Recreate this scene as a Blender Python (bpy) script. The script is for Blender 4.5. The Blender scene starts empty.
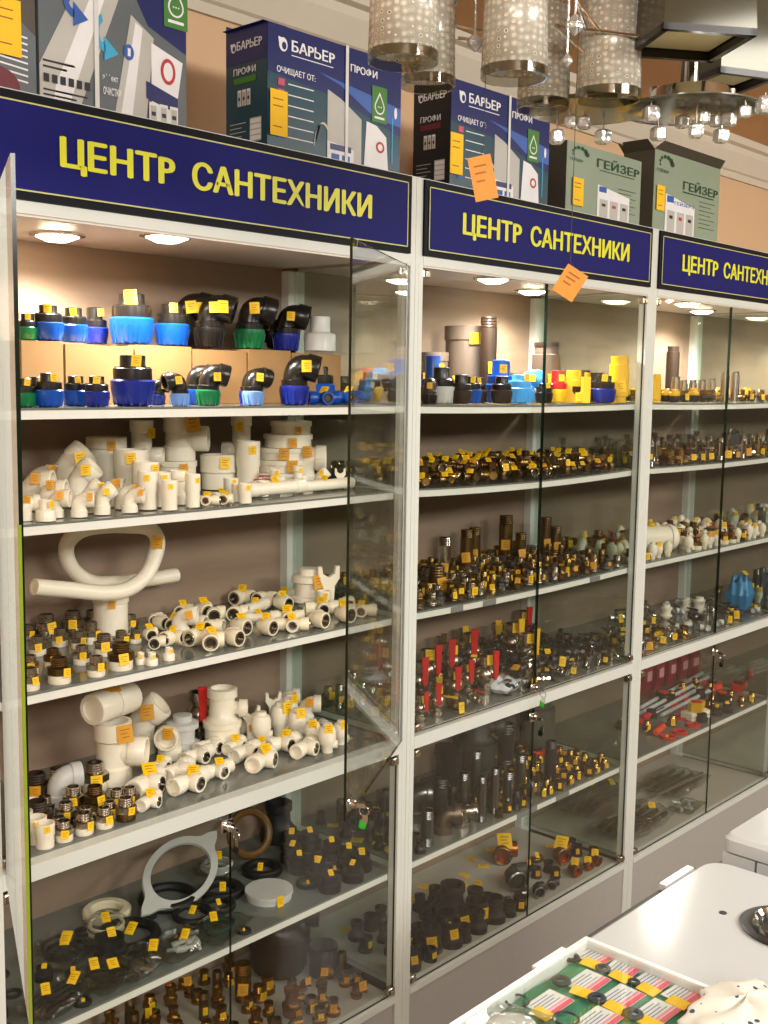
import bpy, math, random
from mathutils import Matrix, Vector, Euler
random.seed(7)
PI = math.pi
R = math.radians
SC = bpy.context.scene
COL = SC.collection

# ------------------------------------------------------------------ camera
CX, CY, CZ = -0.8303, -1.6062, 1.6
YAW, PIT, ROL, FPX = 0.74433, 0.11656, 0.01518, 1123.6
_f = Vector((math.cos(YAW)*math.cos(PIT), math.sin(YAW)*math.cos(PIT), -math.sin(PIT)))
_r = Vector((math.sin(YAW), -math.cos(YAW), 0))
_u = _r.cross(_f)
CR = _r*math.cos(ROL) + _u*math.sin(ROL)
CU = -_r*math.sin(ROL) + _u*math.cos(ROL)
CPOS = Vector((CX, CY, CZ))
cd = bpy.data.cameras.new('camera')
cd.sensor_fit = 'HORIZONTAL'; cd.sensor_width = 36; cd.lens = FPX/768*36
cd.clip_start = .02
cam = bpy.data.objects.new('camera', cd); COL.objects.link(cam)
cam.matrix_world = Matrix(((CR.x, CU.x, -_f.x, CX), (CR.y, CU.y, -_f.y, CY), (CR.z, CU.z, -_f.z, CZ), (0, 0, 0, 1)))
SC.camera = cam

def proj(p):
    d = Vector(p)-CPOS; z = d.dot(_f)
    return 384+FPX*d.dot(CR)/z, 512-FPX*d.dot(CU)/z, z
def ray(u, v):
    return _f*FPX + CR*(u-384) - CU*(v-512)
def at(u, v, z=None, y=None, x=None, d=None):
    r = ray(u, v)
    if d is not None: t = d/FPX
    elif z is not None: t = (z-CZ)/r.z
    elif y is not None: t = (y-CY)/r.y
    else: t = (x-CX)/r.x
    return CPOS + r*t
def xat(u, y, z):
    a, b = -.75, 6.0
    for _ in range(40):
        m = (a+b)/2
        if proj((m, y, z))[0] < u: a = m
        else: b = m
    return a

# ------------------------------------------------------------------ materials
def lin(h):
    h = h.lstrip('#'); o = []
    for i in (0, 2, 4):
        c = int(h[i:i+2], 16)/255
        o.append(c/12.92 if c <= .04045 else ((c+.055)/1.055)**2.4)
    return (*o, 1)
MATS = {}
def mat(name, col, rough=.5, metal=0, var=.08, scale=30, bump=0, spec=.5, trans=0, coat=0, emis=None, estr=0, stretch=None, alpha=1, sss=0):
    if name in MATS: return MATS[name]
    m = bpy.data.materials.new(name); m.use_nodes = True
    nt = m.node_tree; b = nt.nodes['Principled BSDF']
    c = lin(col) if isinstance(col, str) else col
    tc = nt.nodes.new('ShaderNodeTexCoord'); src = tc.outputs['Object']
    if stretch:
        mp = nt.nodes.new('ShaderNodeMapping'); mp.inputs['Scale'].default_value = stretch
        nt.links.new(src, mp.inputs[0]); src = mp.outputs[0]
    n = nt.nodes.new('ShaderNodeTexNoise'); n.inputs['Scale'].default_value = scale; n.inputs['Detail'].default_value = 3
    nt.links.new(src, n.inputs['Vector'])
    mx = nt.nodes.new('ShaderNodeMix'); mx.data_type = 'RGBA'
    mx.inputs[6].default_value = tuple(x*(1-var) for x in c[:3])+(1,)
    mx.inputs[7].default_value = tuple(min(1, x*(1+var)) for x in c[:3])+(1,)
    nt.links.new(n.outputs[0], mx.inputs[0]); nt.links.new(mx.outputs[2], b.inputs['Base Color'])
    b.inputs['Roughness'].default_value = rough; b.inputs['Metallic'].default_value = metal
    b.inputs['Specular IOR Level'].default_value = spec
    if trans: b.inputs['Transmission Weight'].default_value = trans
    if coat: b.inputs['Coat Weight'].default_value = coat
    if alpha < 1: b.inputs['Alpha'].default_value = alpha
    if sss: b.inputs['Subsurface Weight'].default_value = sss
    if emis:
        b.inputs['Emission Color'].default_value = lin(emis); b.inputs['Emission Strength'].default_value = estr
    if bump:
        bp = nt.nodes.new('ShaderNodeBump'); bp.inputs['Strength'].default_value = bump; bp.inputs['Distance'].default_value = .002
        nt.links.new(n.outputs[0], bp.inputs['Height']); nt.links.new(bp.outputs[0], b.inputs['Normal'])
    MATS[name] = m
    return m
def glassmat(name, tint, ior=1.45, rough=.01, bump=0, refl=1.0, bscale=12):
    m = bpy.data.materials.new(name); m.use_nodes = True
    nt = m.node_tree; nt.nodes.clear()
    o = nt.nodes.new('ShaderNodeOutputMaterial'); t = nt.nodes.new('ShaderNodeBsdfTransparent'); g = nt.nodes.new('ShaderNodeBsdfGlossy')
    fr = nt.nodes.new('ShaderNodeFresnel'); fr.inputs[0].default_value = ior
    mx = nt.nodes.new('ShaderNodeMixShader')
    t.inputs[0].default_value = tint; g.inputs['Roughness'].default_value = rough; g.inputs['Color'].default_value = (refl, refl, refl, 1)
    if bump:
        n = nt.nodes.new('ShaderNodeTexNoise'); n.inputs['Scale'].default_value = bscale; n.inputs['Detail'].default_value = 4
        tc = nt.nodes.new('ShaderNodeTexCoord'); nt.links.new(tc.outputs['Object'], n.inputs['Vector'])
        bp = nt.nodes.new('ShaderNodeBump'); bp.inputs['Strength'].default_value = bump; bp.inputs['Distance'].default_value = .01
        nt.links.new(n.outputs[0], bp.inputs['Height'])
        nt.links.new(bp.outputs[0], g.inputs['Normal']); nt.links.new(bp.outputs[0], fr.inputs['Normal'])
    ge = nt.nodes.new('ShaderNodeNewGeometry'); mi = nt.nodes.new('ShaderNodeMix'); mi.data_type = 'FLOAT'
    mi.inputs[2].default_value = ior; mi.inputs[3].default_value = 1/ior   # same reflectance on both faces of a thin pane
    nt.links.new(ge.outputs['Backfacing'], mi.inputs[0]); nt.links.new(mi.outputs[0], fr.inputs[0])
    nt.links.new(fr.outputs[0], mx.inputs[0]); nt.links.new(t.outputs[0], mx.inputs[1]); nt.links.new(g.outputs[0], mx.inputs[2])
    nt.links.new(mx.outputs[0], o.inputs[0]); MATS[name] = m
    return m
glass = glassmat('clear_glass', (.965, .98, .97, 1))
sideglass = glassmat('side_glass', (.92, .95, .93, 1))
film = glassmat('plastic_film', (.84, .86, .84, 1), 2.1, .12, .9, 1, 30)
crystal = mat('crystal', 'cfcfc8', .08, .55, var=.35, scale=120, bump=1.0)
glassedge = mat('glass_edge', '0c1a10', .15)
glassedge_y = mat('glass_edge_bright', '7f8f2a', .25)
frame = mat('white_frame', 'd2d5cb', .38, var=.03, scale=8)
rail_m = mat('white_board', 'dedcd0', .45, var=.03)
kick = mat('plinth_board', 'aaa69f', .6, var=.05, scale=60)
shelfglass = mat('shelf_glass_top', '6d7068', .12, var=.05, scale=10)
shelfpaint = mat('shelf_white_surface', 'b5b0a2', .35, var=.06)
wood = mat('back_board', '907a66', .5, var=.3, scale=3, stretch=(1, 1, 9))
def grain(m):
    pass
cabceil = mat('cabinet_ceiling', 'd8ccc0', .35, var=.03)
signblue = mat('sign_blue', '101262', .5, var=.04, scale=5, spec=.15)
signdark = mat('sign_border', '0a0a14', .5, spec=.15)
signline = mat('sign_line', 'c9c87a', .4)
signyel = mat('sign_yellow', 'dcdc08', .4, var=.02)
yel = mat('price_tag_yellow', 'f4c200', .55, var=.06, scale=120)
yel2 = mat('price_tag_amber', 'd6981a', .55, var=.1, scale=90)
tagtxt = mat('price_tag_ink', '9a5a08', .6)
chrome = mat('chrome', 'd8d6d0', .12, 1, var=.04)
nickel = mat('nickel', 'b9b0a0', .24, 1, var=.1)
brass = mat('brass', 'ab8c52', .25, 1, var=.15)
darkbrass = mat('aged_brass', '705834', .33, .9, var=.2)
steel = mat('steel', '8a8a88', .28, 1, var=.12)
dsteel = mat('dark_steel', '3c3b3a', .35, .7, var=.2)
iron = mat('black_iron', '2a221e', .55, .2, var=.3, bump=.3, scale=80)
copper = mat('copper', 'a5552a', .3, .9, var=.15)
white = mat('white_plastic', 'efe6cf', .3, var=.03, sss=0)
white2 = mat('grey_white_plastic', 'c6c5be', .35, var=.04)
cream = mat('cream_plastic', 'ece0c0', .35, var=.05)
black = mat('black_plastic', '17130f', .28, var=.1)
brown = mat('brown_siphon', '33251b', .35, var=.2)
amber = mat('amber_brass', '8d6420', .22, .85, var=.2)
blue = mat('blue_nut', '0a459e', .3, var=.05)
navy = mat('navy_nut', '14247e', .3, var=.05)
green = mat('green_nut', '0e6a3c', .3, var=.05)
lblue = mat('light_blue_nut', '6c92cc', .3, var=.05)
red = mat('red_plastic', 'c01818', .35, var=.06)
orange = mat('orange_plastic', 'e2431c', .35, var=.06)
yelp = mat('yellow_plastic', 'e2b010', .35, var=.05)
rubber = mat('black_rubber', '15130f', .6, var=.2)
greyr = mat('grey_rubber', '33332f', .5, var=.1)
card = mat('cardboard', '9c7648', .8, var=.06, scale=15, bump=.1)
cardin = mat('cardboard_edge', '8a6235', .8)
enamel = mat('white_enamel', 'b6b9b8', .13, var=.02, scale=5, spec=.4)
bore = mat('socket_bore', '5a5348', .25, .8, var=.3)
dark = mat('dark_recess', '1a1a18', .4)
hot = mat('lamp_lens', 'fff0d8', .4, emis='fff0d0', estr=40)

# ------------------------------------------------------------------ mesh builder
I4 = Matrix.Identity(4)
def T(x, y, z): return Matrix.Translation((x, y, z))
def RX(a): return Matrix.Rotation(a, 4, 'X')
def RY(a): return Matrix.Rotation(a, 4, 'Y')
def RZ(a): return Matrix.Rotation(a, 4, 'Z')
def S(x, y=None, z=None):
    return Matrix.Diagonal((x, x if y is None else y, x if z is None else z, 1))
class MB:
    def __init__(s): s.v = []; s.f = []; s.m = []
    def add(s, vs, fs, M=I4, m=0):
        k = len(s.v); s.v += [tuple(M @ Vector(v)) for v in vs]
        s.f += [tuple(i+k for i in f) for f in fs]; s.m += [m]*len(fs)
        return s
    def box(s, cx, cy, cz, sx, sy, sz, M=I4, m=0, b=0):
        if b:  # chamfered in plan and on top
            x, y, z = sx/2, sy/2, sz/2
            pts = [(-x+b, -y), (x-b, -y), (x, -y+b), (x, y-b), (x-b, y), (-x+b, y), (-x, y-b), (-x, -y+b)]
            q = 1-b/max(x, y)*1.0
            rings = [(pts, -z, q), (pts, -z+b, 1), (pts, z-b, 1), (pts, z, q)]
            vs = []
            for p, zz, k in rings: vs += [(cx+a*k, cy+c*k, cz+zz) for a, c in p]
            fs = [tuple(range(7, -1, -1)), tuple(range(24, 32))]
            for r in range(3):
                for i in range(8): fs.append((r*8+i, r*8+(i+1) % 8, r*8+8+(i+1) % 8, r*8+8+i))
            return s.add(vs, fs, M, m)
        x, y, z = sx/2, sy/2, sz/2
        vs = [(cx+a*x, cy+c*y, cz+d*z) for a in (-1, 1) for c in (-1, 1) for d in (-1, 1)]
        return s.add(vs, [(0, 1, 3, 2), (4, 6, 7, 5), (0, 4, 5, 1), (2, 3, 7, 6), (0, 2, 6, 4), (1, 5, 7, 3)], M, m)
    def bx(s, x0, x1, y0, y1, z0, z1, m=0, M=I4):
        return s.box((x0+x1)/2, (y0+y1)/2, (z0+z1)/2, x1-x0, y1-y0, z1-z0, M, m)
    def lathe(s, prof, n=20, M=I4, m=0, closed=False):
        vs = []; idx = []
        for r, z in prof:
            if r < 1e-6: idx.append([len(vs)]); vs.append((0, 0, z))
            else:
                idx.append(list(range(len(vs), len(vs)+n)))
                vs += [(r*math.cos(2*PI*i/n), r*math.sin(2*PI*i/n), z) for i in range(n)]
        fs = []
        seq = list(range(len(prof)-1)) + ([len(prof)-1] if closed else [])
        for k in seq:
            a, b = idx[k], idx[(k+1) % len(prof)]
            for i in range(n):
                j = (i+1) % n
                if len(a) == 1 and len(b) == 1: continue
                if len(a) == 1: fs.append((a[0], b[j], b[i]))
                elif len(b) == 1: fs.append((a[i], a[j], b[0]))
                else: fs.append((a[i], a[j], b[j], b[i]))
        if not closed:
            if len(idx[0]) > 1: fs.append(tuple(reversed(idx[0])))
            if len(idx[-1]) > 1: fs.append(tuple(idx[-1]))
        return s.add(vs, fs, M, m)
    def tube(s, path, rad, n=12, M=I4, m=0, closed=False, cap=True):
        P = [Vector(p) for p in path]; k = len(P)
        rs = rad if isinstance(rad, (list, tuple)) else [rad]*k
        vs = []; nrm = None
        for i, p in enumerate(P):
            if closed: t = (P[(i+1) % k]-P[i-1])
            else: t = P[min(i+1, k-1)]-P[max(i-1, 0)]
            t.normalize()
            if nrm is None:
                a = Vector((0, 0, 1)) if abs(t.z) < .9 else Vector((1, 0, 0))
                nrm = (a - t*a.dot(t)).normalized()
            else:
                q = nrm - t*nrm.dot(t)
                nrm = q.normalized() if q.length > 1e-6 else nrm
            b = t.cross(nrm)
            for j in range(n):
                an = 2*PI*j/n
                vs.append(tuple(p + (nrm*math.cos(an)+b*math.sin(an))*rs[i]))
        fs = []
        for i in range(k if closed else k-1):
            for j in range(n):
                i2 = (i+1) % k; j2 = (j+1) % n
                fs.append((i*n+j, i*n+j2, i2*n+j2, i2*n+j))
        if not closed and cap:
            fs.append(tuple(range(n-1, -1, -1))); fs.append(tuple(range((k-1)*n, k*n)))
        return s.add(vs, fs, M, m)
    def prism(s, pts, z0, z1, M=I4, m=0):
        n = len(pts)
        vs = [(x, y, z0) for x, y in pts]+[(x, y, z1) for x, y in pts]
        fs = [tuple(range(n-1, -1, -1)), tuple(range(n, 2*n))]+[(i, (i+1) % n, n+(i+1) % n, n+i) for i in range(n)]
        return s.add(vs, fs, M, m)
    def torus(s, Rr, r, n=28, k=8, M=I4, m=0, sq=1):
        path = [(Rr*math.cos(2*PI*i/n), Rr*math.sin(2*PI*i/n), 0) for i in range(n)]
        return s.tube(path, r, k, M, m, closed=True)
    def mesh(s, name, mats, smooth=True, ang=38):
        me = bpy.data.meshes.new(name); me.from_pydata(s.v, [], s.f)
        for mm in (mats if isinstance(mats, (list, tuple)) else [mats]): me.materials.append(mm)
        if isinstance(mats, (list, tuple)): me.polygons.foreach_set('material_index', s.m)
        me.update()
        if smooth:
            me.shade_smooth(); me.set_sharp_from_angle(angle=R(ang))
        return me
    def build(s, name, mats, parent=None, smooth=True, ang=38, loc=None, rot=None):
        o = bpy.data.objects.new(name, s.mesh(name, mats, smooth, ang)); COL.objects.link(o)
        if parent: o.parent = parent
        if loc is not None: o.location = loc
        if rot is not None: o.rotation_euler = rot
        return o
def tag(o, label=None, cat=None, group=None, kind=None):
    if label: o['label'] = label
    if cat: o['category'] = cat
    if group: o['group'] = group
    if kind: o['kind'] = kind
    return o
def empty(name, loc, rz=0, label=None, cat=None, group=None):
    o = bpy.data.objects.new(name, None); COL.objects.link(o); o.location = loc; o.rotation_euler = (0, 0, rz)
    o.empty_display_size = .02
    return tag(o, label, cat, group)
_dgcache = {}
def textmesh(txt, bold=0.0):
    key = (txt, bold)
    if key in _dgcache: return _dgcache[key]
    cu = bpy.data.curves.new('t', 'FONT'); cu.body = txt; cu.size = 1; cu.resolution_u = 3
    o = bpy.data.objects.new('t', cu); COL.objects.link(o); bpy.context.view_layer.update()
    me = bpy.data.meshes.new_from_object(o.evaluated_get(bpy.context.evaluated_depsgraph_get()))
    vs = [tuple(v.co) for v in me.vertices]; fs = [tuple(p.vertices) for p in me.polygons]
    bpy.data.objects.remove(o); bpy.data.curves.remove(cu); bpy.data.meshes.remove(me)
    if bold:   # heavier strokes: the same glyphs laid side by side
        n0 = len(vs); b0 = list(vs); f0 = list(fs)
        for k, (dx, dy) in enumerate(((.5, 0), (-.5, 0), (.25, .35), (-.25, -.35), (1, 0), (-1, 0))):   # each copy a hair in front of the last
            vs += [(v[0]+dx*bold, v[1]+dy*bold, (k+1)*.00002) for v in b0]; fs += [tuple(i+n0*(k+1) for i in f) for f in f0]
    xs = [v[0] for v in vs]; ys = [v[1] for v in vs]
    _dgcache[key] = (vs, fs, min(xs), max(xs), min(ys), max(ys)); return _dgcache[key]
def text(mb, txt, x0, x1, z0, z1, M=I4, m=0, bold=.012, th=.0006, capfull=None):
    """lettering laid in the local XZ plane facing -Y; the box x0..x1, z0..z1 is its extent"""
    vs, fs, a, b, c, d = textmesh(txt, bold)
    if capfull: c = 0.0; d = capfull
    sx = (x1-x0)/(b-a); sz = (z1-z0)/(d-c)
    q = [(x0+(v[0]-a)*sx, -th, z0+(v[1]-c)*sz) for v in vs]
    mb.add(q, fs, M, m)

# ------------------------------------------------------------------ room
def struct(name, mb, m, smooth=False):
    return tag(mb.build(name, m, smooth=smooth), kind='structure')
wallm = mat('peach_wall_paint', 'd9b48c', .7, var=.04, scale=2, bump=.05)
ceilm = mat('peach_ceiling_paint', 'd6a878', .7, var=.04, scale=2)
wallfar = mat('brown_shop_wall', '5c4e40', .7, var=.3, scale=2)
trimm = mat('cornice_paint', 'd8cdb8', .6, var=.03)
floorm = mat('floor_tile', '8a7c6a', .35, var=.12, scale=3)
X0, X1, Y0, Y1, ZC = -2.6, 6.5, -3.6, .44, 2.52
struct('floor', MB().bx(X0, X1, Y0, Y1, -.05, 0), floorm)
struct('ceiling', MB().bx(X0, X1, Y0, Y1, ZC, ZC+.05), ceilm)
struct('wall_back', MB().bx(X0, X1, Y1, Y1+.06, 0, ZC), wallm)
struct('wall_front', MB().bx(X0, X1, Y0-.06, Y0, 0, ZC), wallfar)
struct('wall_left', MB().bx(X0-.06, X0, Y0, Y1, 0, ZC), wallm)
struct('wall_right', MB().bx(X1, X1+.06, Y0, Y1, 0, ZC), wallfar)
prof = [(Y1-.002, 2.39), (Y1-.012, 2.39), (Y1-.02, 2.41), (Y1-.03, 2.415), (Y1-.06, 2.47), (Y1-.065, 2.49), (Y1-.085, 2.495), (Y1-.09, ZC-.001), (Y1-.002, ZC-.001)]
mb = MB(); vs = [(x, y, z) for x in (X0+.01, X1-.01) for y, z in prof]; n = len(prof)
mb.add(vs, [tuple(range(n)), tuple(range(2*n-1, n-1, -1))]+[(i, n+i, n+(i+1) % n, (i+1) % n) for i in range(n)])
struct('trim_1', mb, trimm)

# ------------------------------------------------------------------ showcases
ZS = {1: 1.548, 2: 1.362, 3: 1.083, 4: .806, 5: .494, 6: .205}
UN = ['left', 'middle', 'right']
UN.append('fourth'); SN = {1: 'top', 2: 'second', 3: 'third', 4: 'fourth', 5: 'fifth', 6: 'bottom'}
DEP = .40
def doorpane(mb, w, h, M, edge=.0):
    """pane hinged on local x=0, running to +x, bottom z=0; faces slot 0, rim slot 1"""
    t = .0025
    vs = [(a, b, c) for a in (0, w) for b in (-t, t) for c in (0, h)]
    mb.add(vs, [(0, 4, 5, 1), (2, 3, 7, 6)], M, 0)
    mb.add(vs, [(0, 1, 3, 2), (4, 6, 7, 5), (0, 2, 6, 4), (1, 5, 7, 3)], M, 1)
def showcase(i):
    c = empty('glass_showcase', (i, 0, 0), 0,
              'white framed glass showcase %s' % ['nearest the viewer, leftmost, with upper doors standing open',
              'in the middle, all its glass doors closed', 'third from the viewer, cut by the right edge of the frame', 'fourth in the row, seen only through the third'][i],
              'showcase', 'glass showcases in a row')
    p = .0255
    for x0, x1, y0, y1 in ((.0005, p, 0, .026), (1-p, .9995, 0, .026), (.0005, p, DEP-.03, DEP), (1-p, .9995, DEP-.03, DEP)):
        m = MB().bx(x0, x1, y0, y1, .004, 2.026)
        if y0 > .1:  # groove and shelf screws on the rear posts
            m = MB().bx(x0, x1, y0, y1, .004, 1.85)
        else:
            m.bx(x0+.011, x0+.0125, y0-.0006, y0, .2, 1.85, 0)
        m.build('corner_post', frame, c, smooth=False)
    MB().bx(p, 1-p, DEP-.006, DEP-.001, .02, 1.86).build('back_panel', wood, c, smooth=False)
    MB().bx(p, 1-p, .004, DEP-.006, 1.856, 1.866).bx(p, 1-p, .002, .016, 1.842, 1.8555).build('top_panel', cabceil, c, smooth=False)
    MB().bx(p, 1-p, -.001, .02, 1.846, 1.8655).build('header_rail', frame, c, smooth=False)
    for x in (.006, .994):
        m = MB(); m.bx(x-.0022, x+.0022, .0262, DEP-.0302, .21, 1.85)
        m.build('side_glass', sideglass, c, smooth=False)
    # plinth and rails
    MB().bx(p, 1-p, .004, .02, .006, .188).build('plinth_panel', kick, c, smooth=False)
    MB().bx(p, 1-p, -.002, .026, .190, .2065).build('bottom_rail', frame, c, smooth=False)
    MB().bx(p, 1-p, -.001, .026, .776, .8045).build('middle_rail', frame, c, smooth=False)
    # shelves
    sag = {0: {2: .002}, 1: {1: .004, 2: .008, 3: .006}, 2: {2: .004, 1: .004}, 3: {}}[i]
    tilt = {(1, 5): .02, (2, 5): -.0}
    for k in (1, 2, 3, 4, 5, 6):
        z = ZS[k]
        y0 = .028; th = .0145 if k != 6 else .012
        N = 12; s_ = sag.get(k, 0)
        w0, w1 = (p+.0005, 1-p-.0005) if True else (0, 0)
        mb = MB(); g = MB()
        def arc(t): return -s_*4*t*(1-t)
        xs = [w0+(w1-w0)*j/N for j in range(N+1)]
        zz = [arc(j/N) for j in range(N+1)]
        def slab(mbb, a, b, ya, yb):
            vs = []
            for x, q in zip(xs, zz): vs += [(x, ya, q+a), (x, yb, q+a), (x, yb, q+b), (x, ya, q+b)]
            fs = [(0, 1, 2, 3), tuple(4*N+j for j in (3, 2, 1, 0))]
            for j in range(N):
                for q in range(4): fs.append((4*j+q, 4*j+4+q, 4*j+4+(q+1) % 4, 4*j+(q+1) % 4))
            mbb.add(vs, fs)
        slab(mb, z-.004-th, z-.004, y0, DEP-.008); slab(g, z-.004, z, y0-.001, DEP-.008)
        o = mb.build('shelf', rail_m, c, smooth=False)
        g.build('glass_sheet', shelfglass if k != 6 else shelfpaint, o, smooth=False)
    # sign
    m = MB().bx(.0215, .9785, -.006, .024, 1.866, 2.0245)
    sg = m.build('sign_panel', signdark, c, smooth=False)
    m = MB().bx(.034, .966, -.0072, -.0061, 1.8785, 2.011)
    m.build('sign_face', signblue, sg, smooth=False)
    m = MB(); q = .0022
    for a, b, cc, d in ((.034, .966, 1.8785, 1.8785+q), (.034, .966, 2.011-q, 2.011), (.034, .034+q, 1.8785, 2.011), (.966-q, .966, 1.8785, 2.011)):
        m.bx(a, b, -.0084, -.0073, cc, d)
    m.build('sign_outline', signline, sg, smooth=False)
    m = MB()
    xs, xe = .147, .855
    # two words measured separately, cap height 1.923..1.970
    v1 = textmesh('ЦЕНТP', .04); v2 = textmesh('САНТЕХНИКИ', .04); capH = textmesh('Е', .04)[5]; capB = textmesh('Е', .04)[4]
    def word(t, a, b):
        vs_, fs_, x_0, x_1, _, _ = textmesh(t, .04); k = (b-a)/(x_1-x_0); kz = .047/(capH-capB)
        m.add([(a+(v[0]-x_0)*k, -.0086-v[2], 1.9235+(v[1]-capB)*kz) for v in vs_], fs_)
    word('ЦЕНТP', .147, .368); m.build('sign_word', signyel, sg, smooth=False)
    m = MB(); word('САНТЕХНИКИ', .403, .855); m.build('sign_word', signyel, sg, smooth=False)
    # doors
    gm = [glass, glassedge]
    w = .4735
    H1 = 1.842-.81; H2 = .772-.2085
    ang = {0: [(-115.2, 29.5)], 1: [(0, 0)], 2: [(0, 0)], 3: [(0, 0)]}[i][0]
    for side in (0, 1):
        hx = .0265 if side == 0 else 1-.0265
        hx = .026 if side == 0 else .974
        a = R(ang[side]) if side == 0 else -R(ang[side])*-1
        m = MB()
        if side == 0:
            doorpane(m, w, H1, I4)
            o = m.build('glass_door', [glass, glassedge], c, smooth=False, loc=(hx, .008 if i else -.012, .81), rot=(0, 0, a))
            if i == 0: MB().bx(w+.0001, w+.0012, -.0040, .0002, .0, .62).build('edge_strip', glassedge_y, o, smooth=False)
        else:
            doorpane(m, w, H1, S(-1, 1, 1))
            o = m.build('glass_door', gm, c, smooth=False, loc=(hx, .008 if i else -.006, .81 if i else .808), rot=(0, 0, a))
        m = MB(); doorpane(m, w, H2, I4 if side == 0 else S(-1, 1, 1))
        m.build('glass_door', gm, c, smooth=False, loc=(hx, .008, .2085))
        sx = 1 if side == 0 else -1
        for zz in (1.829, .822, .762, .222):
            h = MB().box(sx*.011+hx, .006, zz, .022, .016, .017, b=.002)
            h.box(sx*.011+hx, -.003, zz, .014, .003, .011)
            h.build('pivot_hinge', nickel, c)
        if i > 0:   # thin metal strip down the closing edge
            MB().bx(.4992 if side == 0 else .5004, .4997 if side == 0 else .5009, .004, .012, .812, 1.842).build('edge_strip', glassedge, c, smooth=False)
    # recessed lamps
    for lx, ly in ((.30, .255), (.43, .10)) if i == 0 else ((.43, .12), (.78, .25)):
        o = MB().lathe([(.040, 1.851), (.050, 1.853), (.050, 1.856), (.040, 1.856)], 28, T(lx, ly, 0), closed=True).build('downlight', chrome, c)
        MB().lathe([(0, 1.842), (.02, 1.843), (.036, 1.850), (.038, 1.8545), (0, 1.8545)], 24, T(lx, ly, 0)).build('lamp_lens', hot, o)
        L = bpy.data.lights.new('downlight_beam', 'SPOT'); L.energy = LAMP; L.color = (1, .92, .83); L.spot_size = R(155); L.spot_blend = .6; L.shadow_soft_size = .03
        lo = bpy.data.objects.new('downlight_beam', L); COL.objects.link(lo); lo.location = (i+lx, ly, 1.832)
    return c
LAMP = 23; ROOM = 62; EXPO = -0.16
CASES = [showcase(i) for i in range(4)]
def lock(c, x, y, z, rz, keycol, hang=True):
    M = T(x, y, z) @ RZ(rz)
    o = MB().lathe([(.009, 0), (.009, .012), (.007, .014), (0, .014)], 16, M @ RX(PI/2) @ T(0, 0, .002)).box(0, -.003, .0, .03, .006, .024, M, b=.002).build('lock', chrome, c)
    k = MB(); k.box(0, -.022, -.002, .004, .02, .008, M)
    k.torus(.009, .0012, 14, 5, M @ T(0, -.03, -.012) @ RY(PI/2))
    k.box(0, -.032, -.026, .0018, .010, .014, M)
    k.build('key', chrome, o)
    if keycol: MB().box(.002, -.034, -.032, .005, .014, .016, M @ RX(.2), b=.002).build('key_fob', keycol, o)
lockgreen = mat('green_fob', '2fae2f', .4); lockblack = mat('black_fob', '111111', .4)
# ------------------------------------------------------------------ stock: one builder per kind, unit width = 1
def arc(cx, cz, r, a0, a1, n=8):
    return [(cx+r*math.cos(a0+(a1-a0)*i/n), 0, cz+r*math.sin(a0+(a1-a0)*i/n)) for i in range(n+1)]
def hollow(r, h, wall=.12, z=0, lip=0):
    ri = r*(1-wall*2)
    return [(0, z), (r, z), (r, z+h-lip), (r-lip*.4, z+h), (ri, z+h), (ri, z+h*.25), (0, z+h*.25)]
def thread(r, z0, z1, k, d=.03, inner=None):
    o = []; s = (z1-z0)/k
    for i in range(k): o += [(r-d, z0+i*s), (r, z0+(i+.5)*s)]
    o.append((r-d, z1))
    return o
def ringcap(mb, p, d, r, ln, M=I4, m=0, n=14, inner=.72):
    """a hollow socket whose mouth looks along d"""
    q = Vector(d).normalized().to_track_quat('Z', 'Y').to_matrix().to_4x4()
    mb.lathe([(0, -ln*.1), (r*.98, -ln*.1), (r, 0), (r, ln*.92), (r*.95, ln), (r*inner, ln), (r*inner, ln*.25), (0, ln*.25)], n, M @ T(*p) @ q, m)
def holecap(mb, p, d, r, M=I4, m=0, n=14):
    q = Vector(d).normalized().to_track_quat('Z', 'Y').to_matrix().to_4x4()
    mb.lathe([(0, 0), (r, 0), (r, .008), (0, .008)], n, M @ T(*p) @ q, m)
K = {}
def kind(f): K[f.__name__] = f; return f
# every builder returns (list of (part name, MB, default material), tag radius, tag height, tag size, height, foot radius)
@kind
def comp_coupling(tall=1.0):
    a = MB().lathe([(0, 0), (.33, 0), (.41, .05), (.46, .2), (.49, .44), (.5, .56), (.46, .6), (0, .6)], 28)
    for i in range(14):
        an = 2*PI*i/14
        a.box(.455, 0, .3, .03, .06, .42, RZ(an) @ RY(.17) @ T(-.052, 0, 0))
    b = MB().lathe([(0, .55), (.43, .55), (.44, .66), (.44, .84), (.41, .86), (.41, .88), (.30, .88), (.29, .92), (.29, .92+.26*tall), (.25, .94+.26*tall), (.22, .94+.26*tall), (.22, .95), (0, .95)], 26)
    return [('union_nut', a, blue), ('body', b, black)], .3, .93+.12*tall, .26, .94+.26*tall, .36
@kind
def comp_elbow():
    a = MB().lathe([(0, 0), (.2, 0), (.25, .03), (.31, .3), (.31, .38), (.27, .4), (0, .4)], 24)
    for i in range(12): a.box(.285, 0, .2, .035, .05, .3, RZ(2*PI*i/12) @ RY(.14) @ T(-.03, 0, 0))
    b = MB().lathe([(0, .36), (.27, .36), (.28, .5), (.25, .52), (0, .52)], 22)
    p = [(0, 0, .48)]+arc(.24, .56, .24, PI, PI*.42, 8)
    b.tube([(x, y, z) for x, y, z in p], [.235]*3+[.24, .25, .25, .25, .24, .235, .235], 18)
    e = p[-1]; d = (.82, 0, .0-.25)
    ringcap(b, (e[0]-.04, 0, e[2]-.0), (1, 0, -.28), .28, .26, n=20)
    return [('union_nut', a, green), ('body', b, black)], .3, .78, .2, .95, .3
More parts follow.
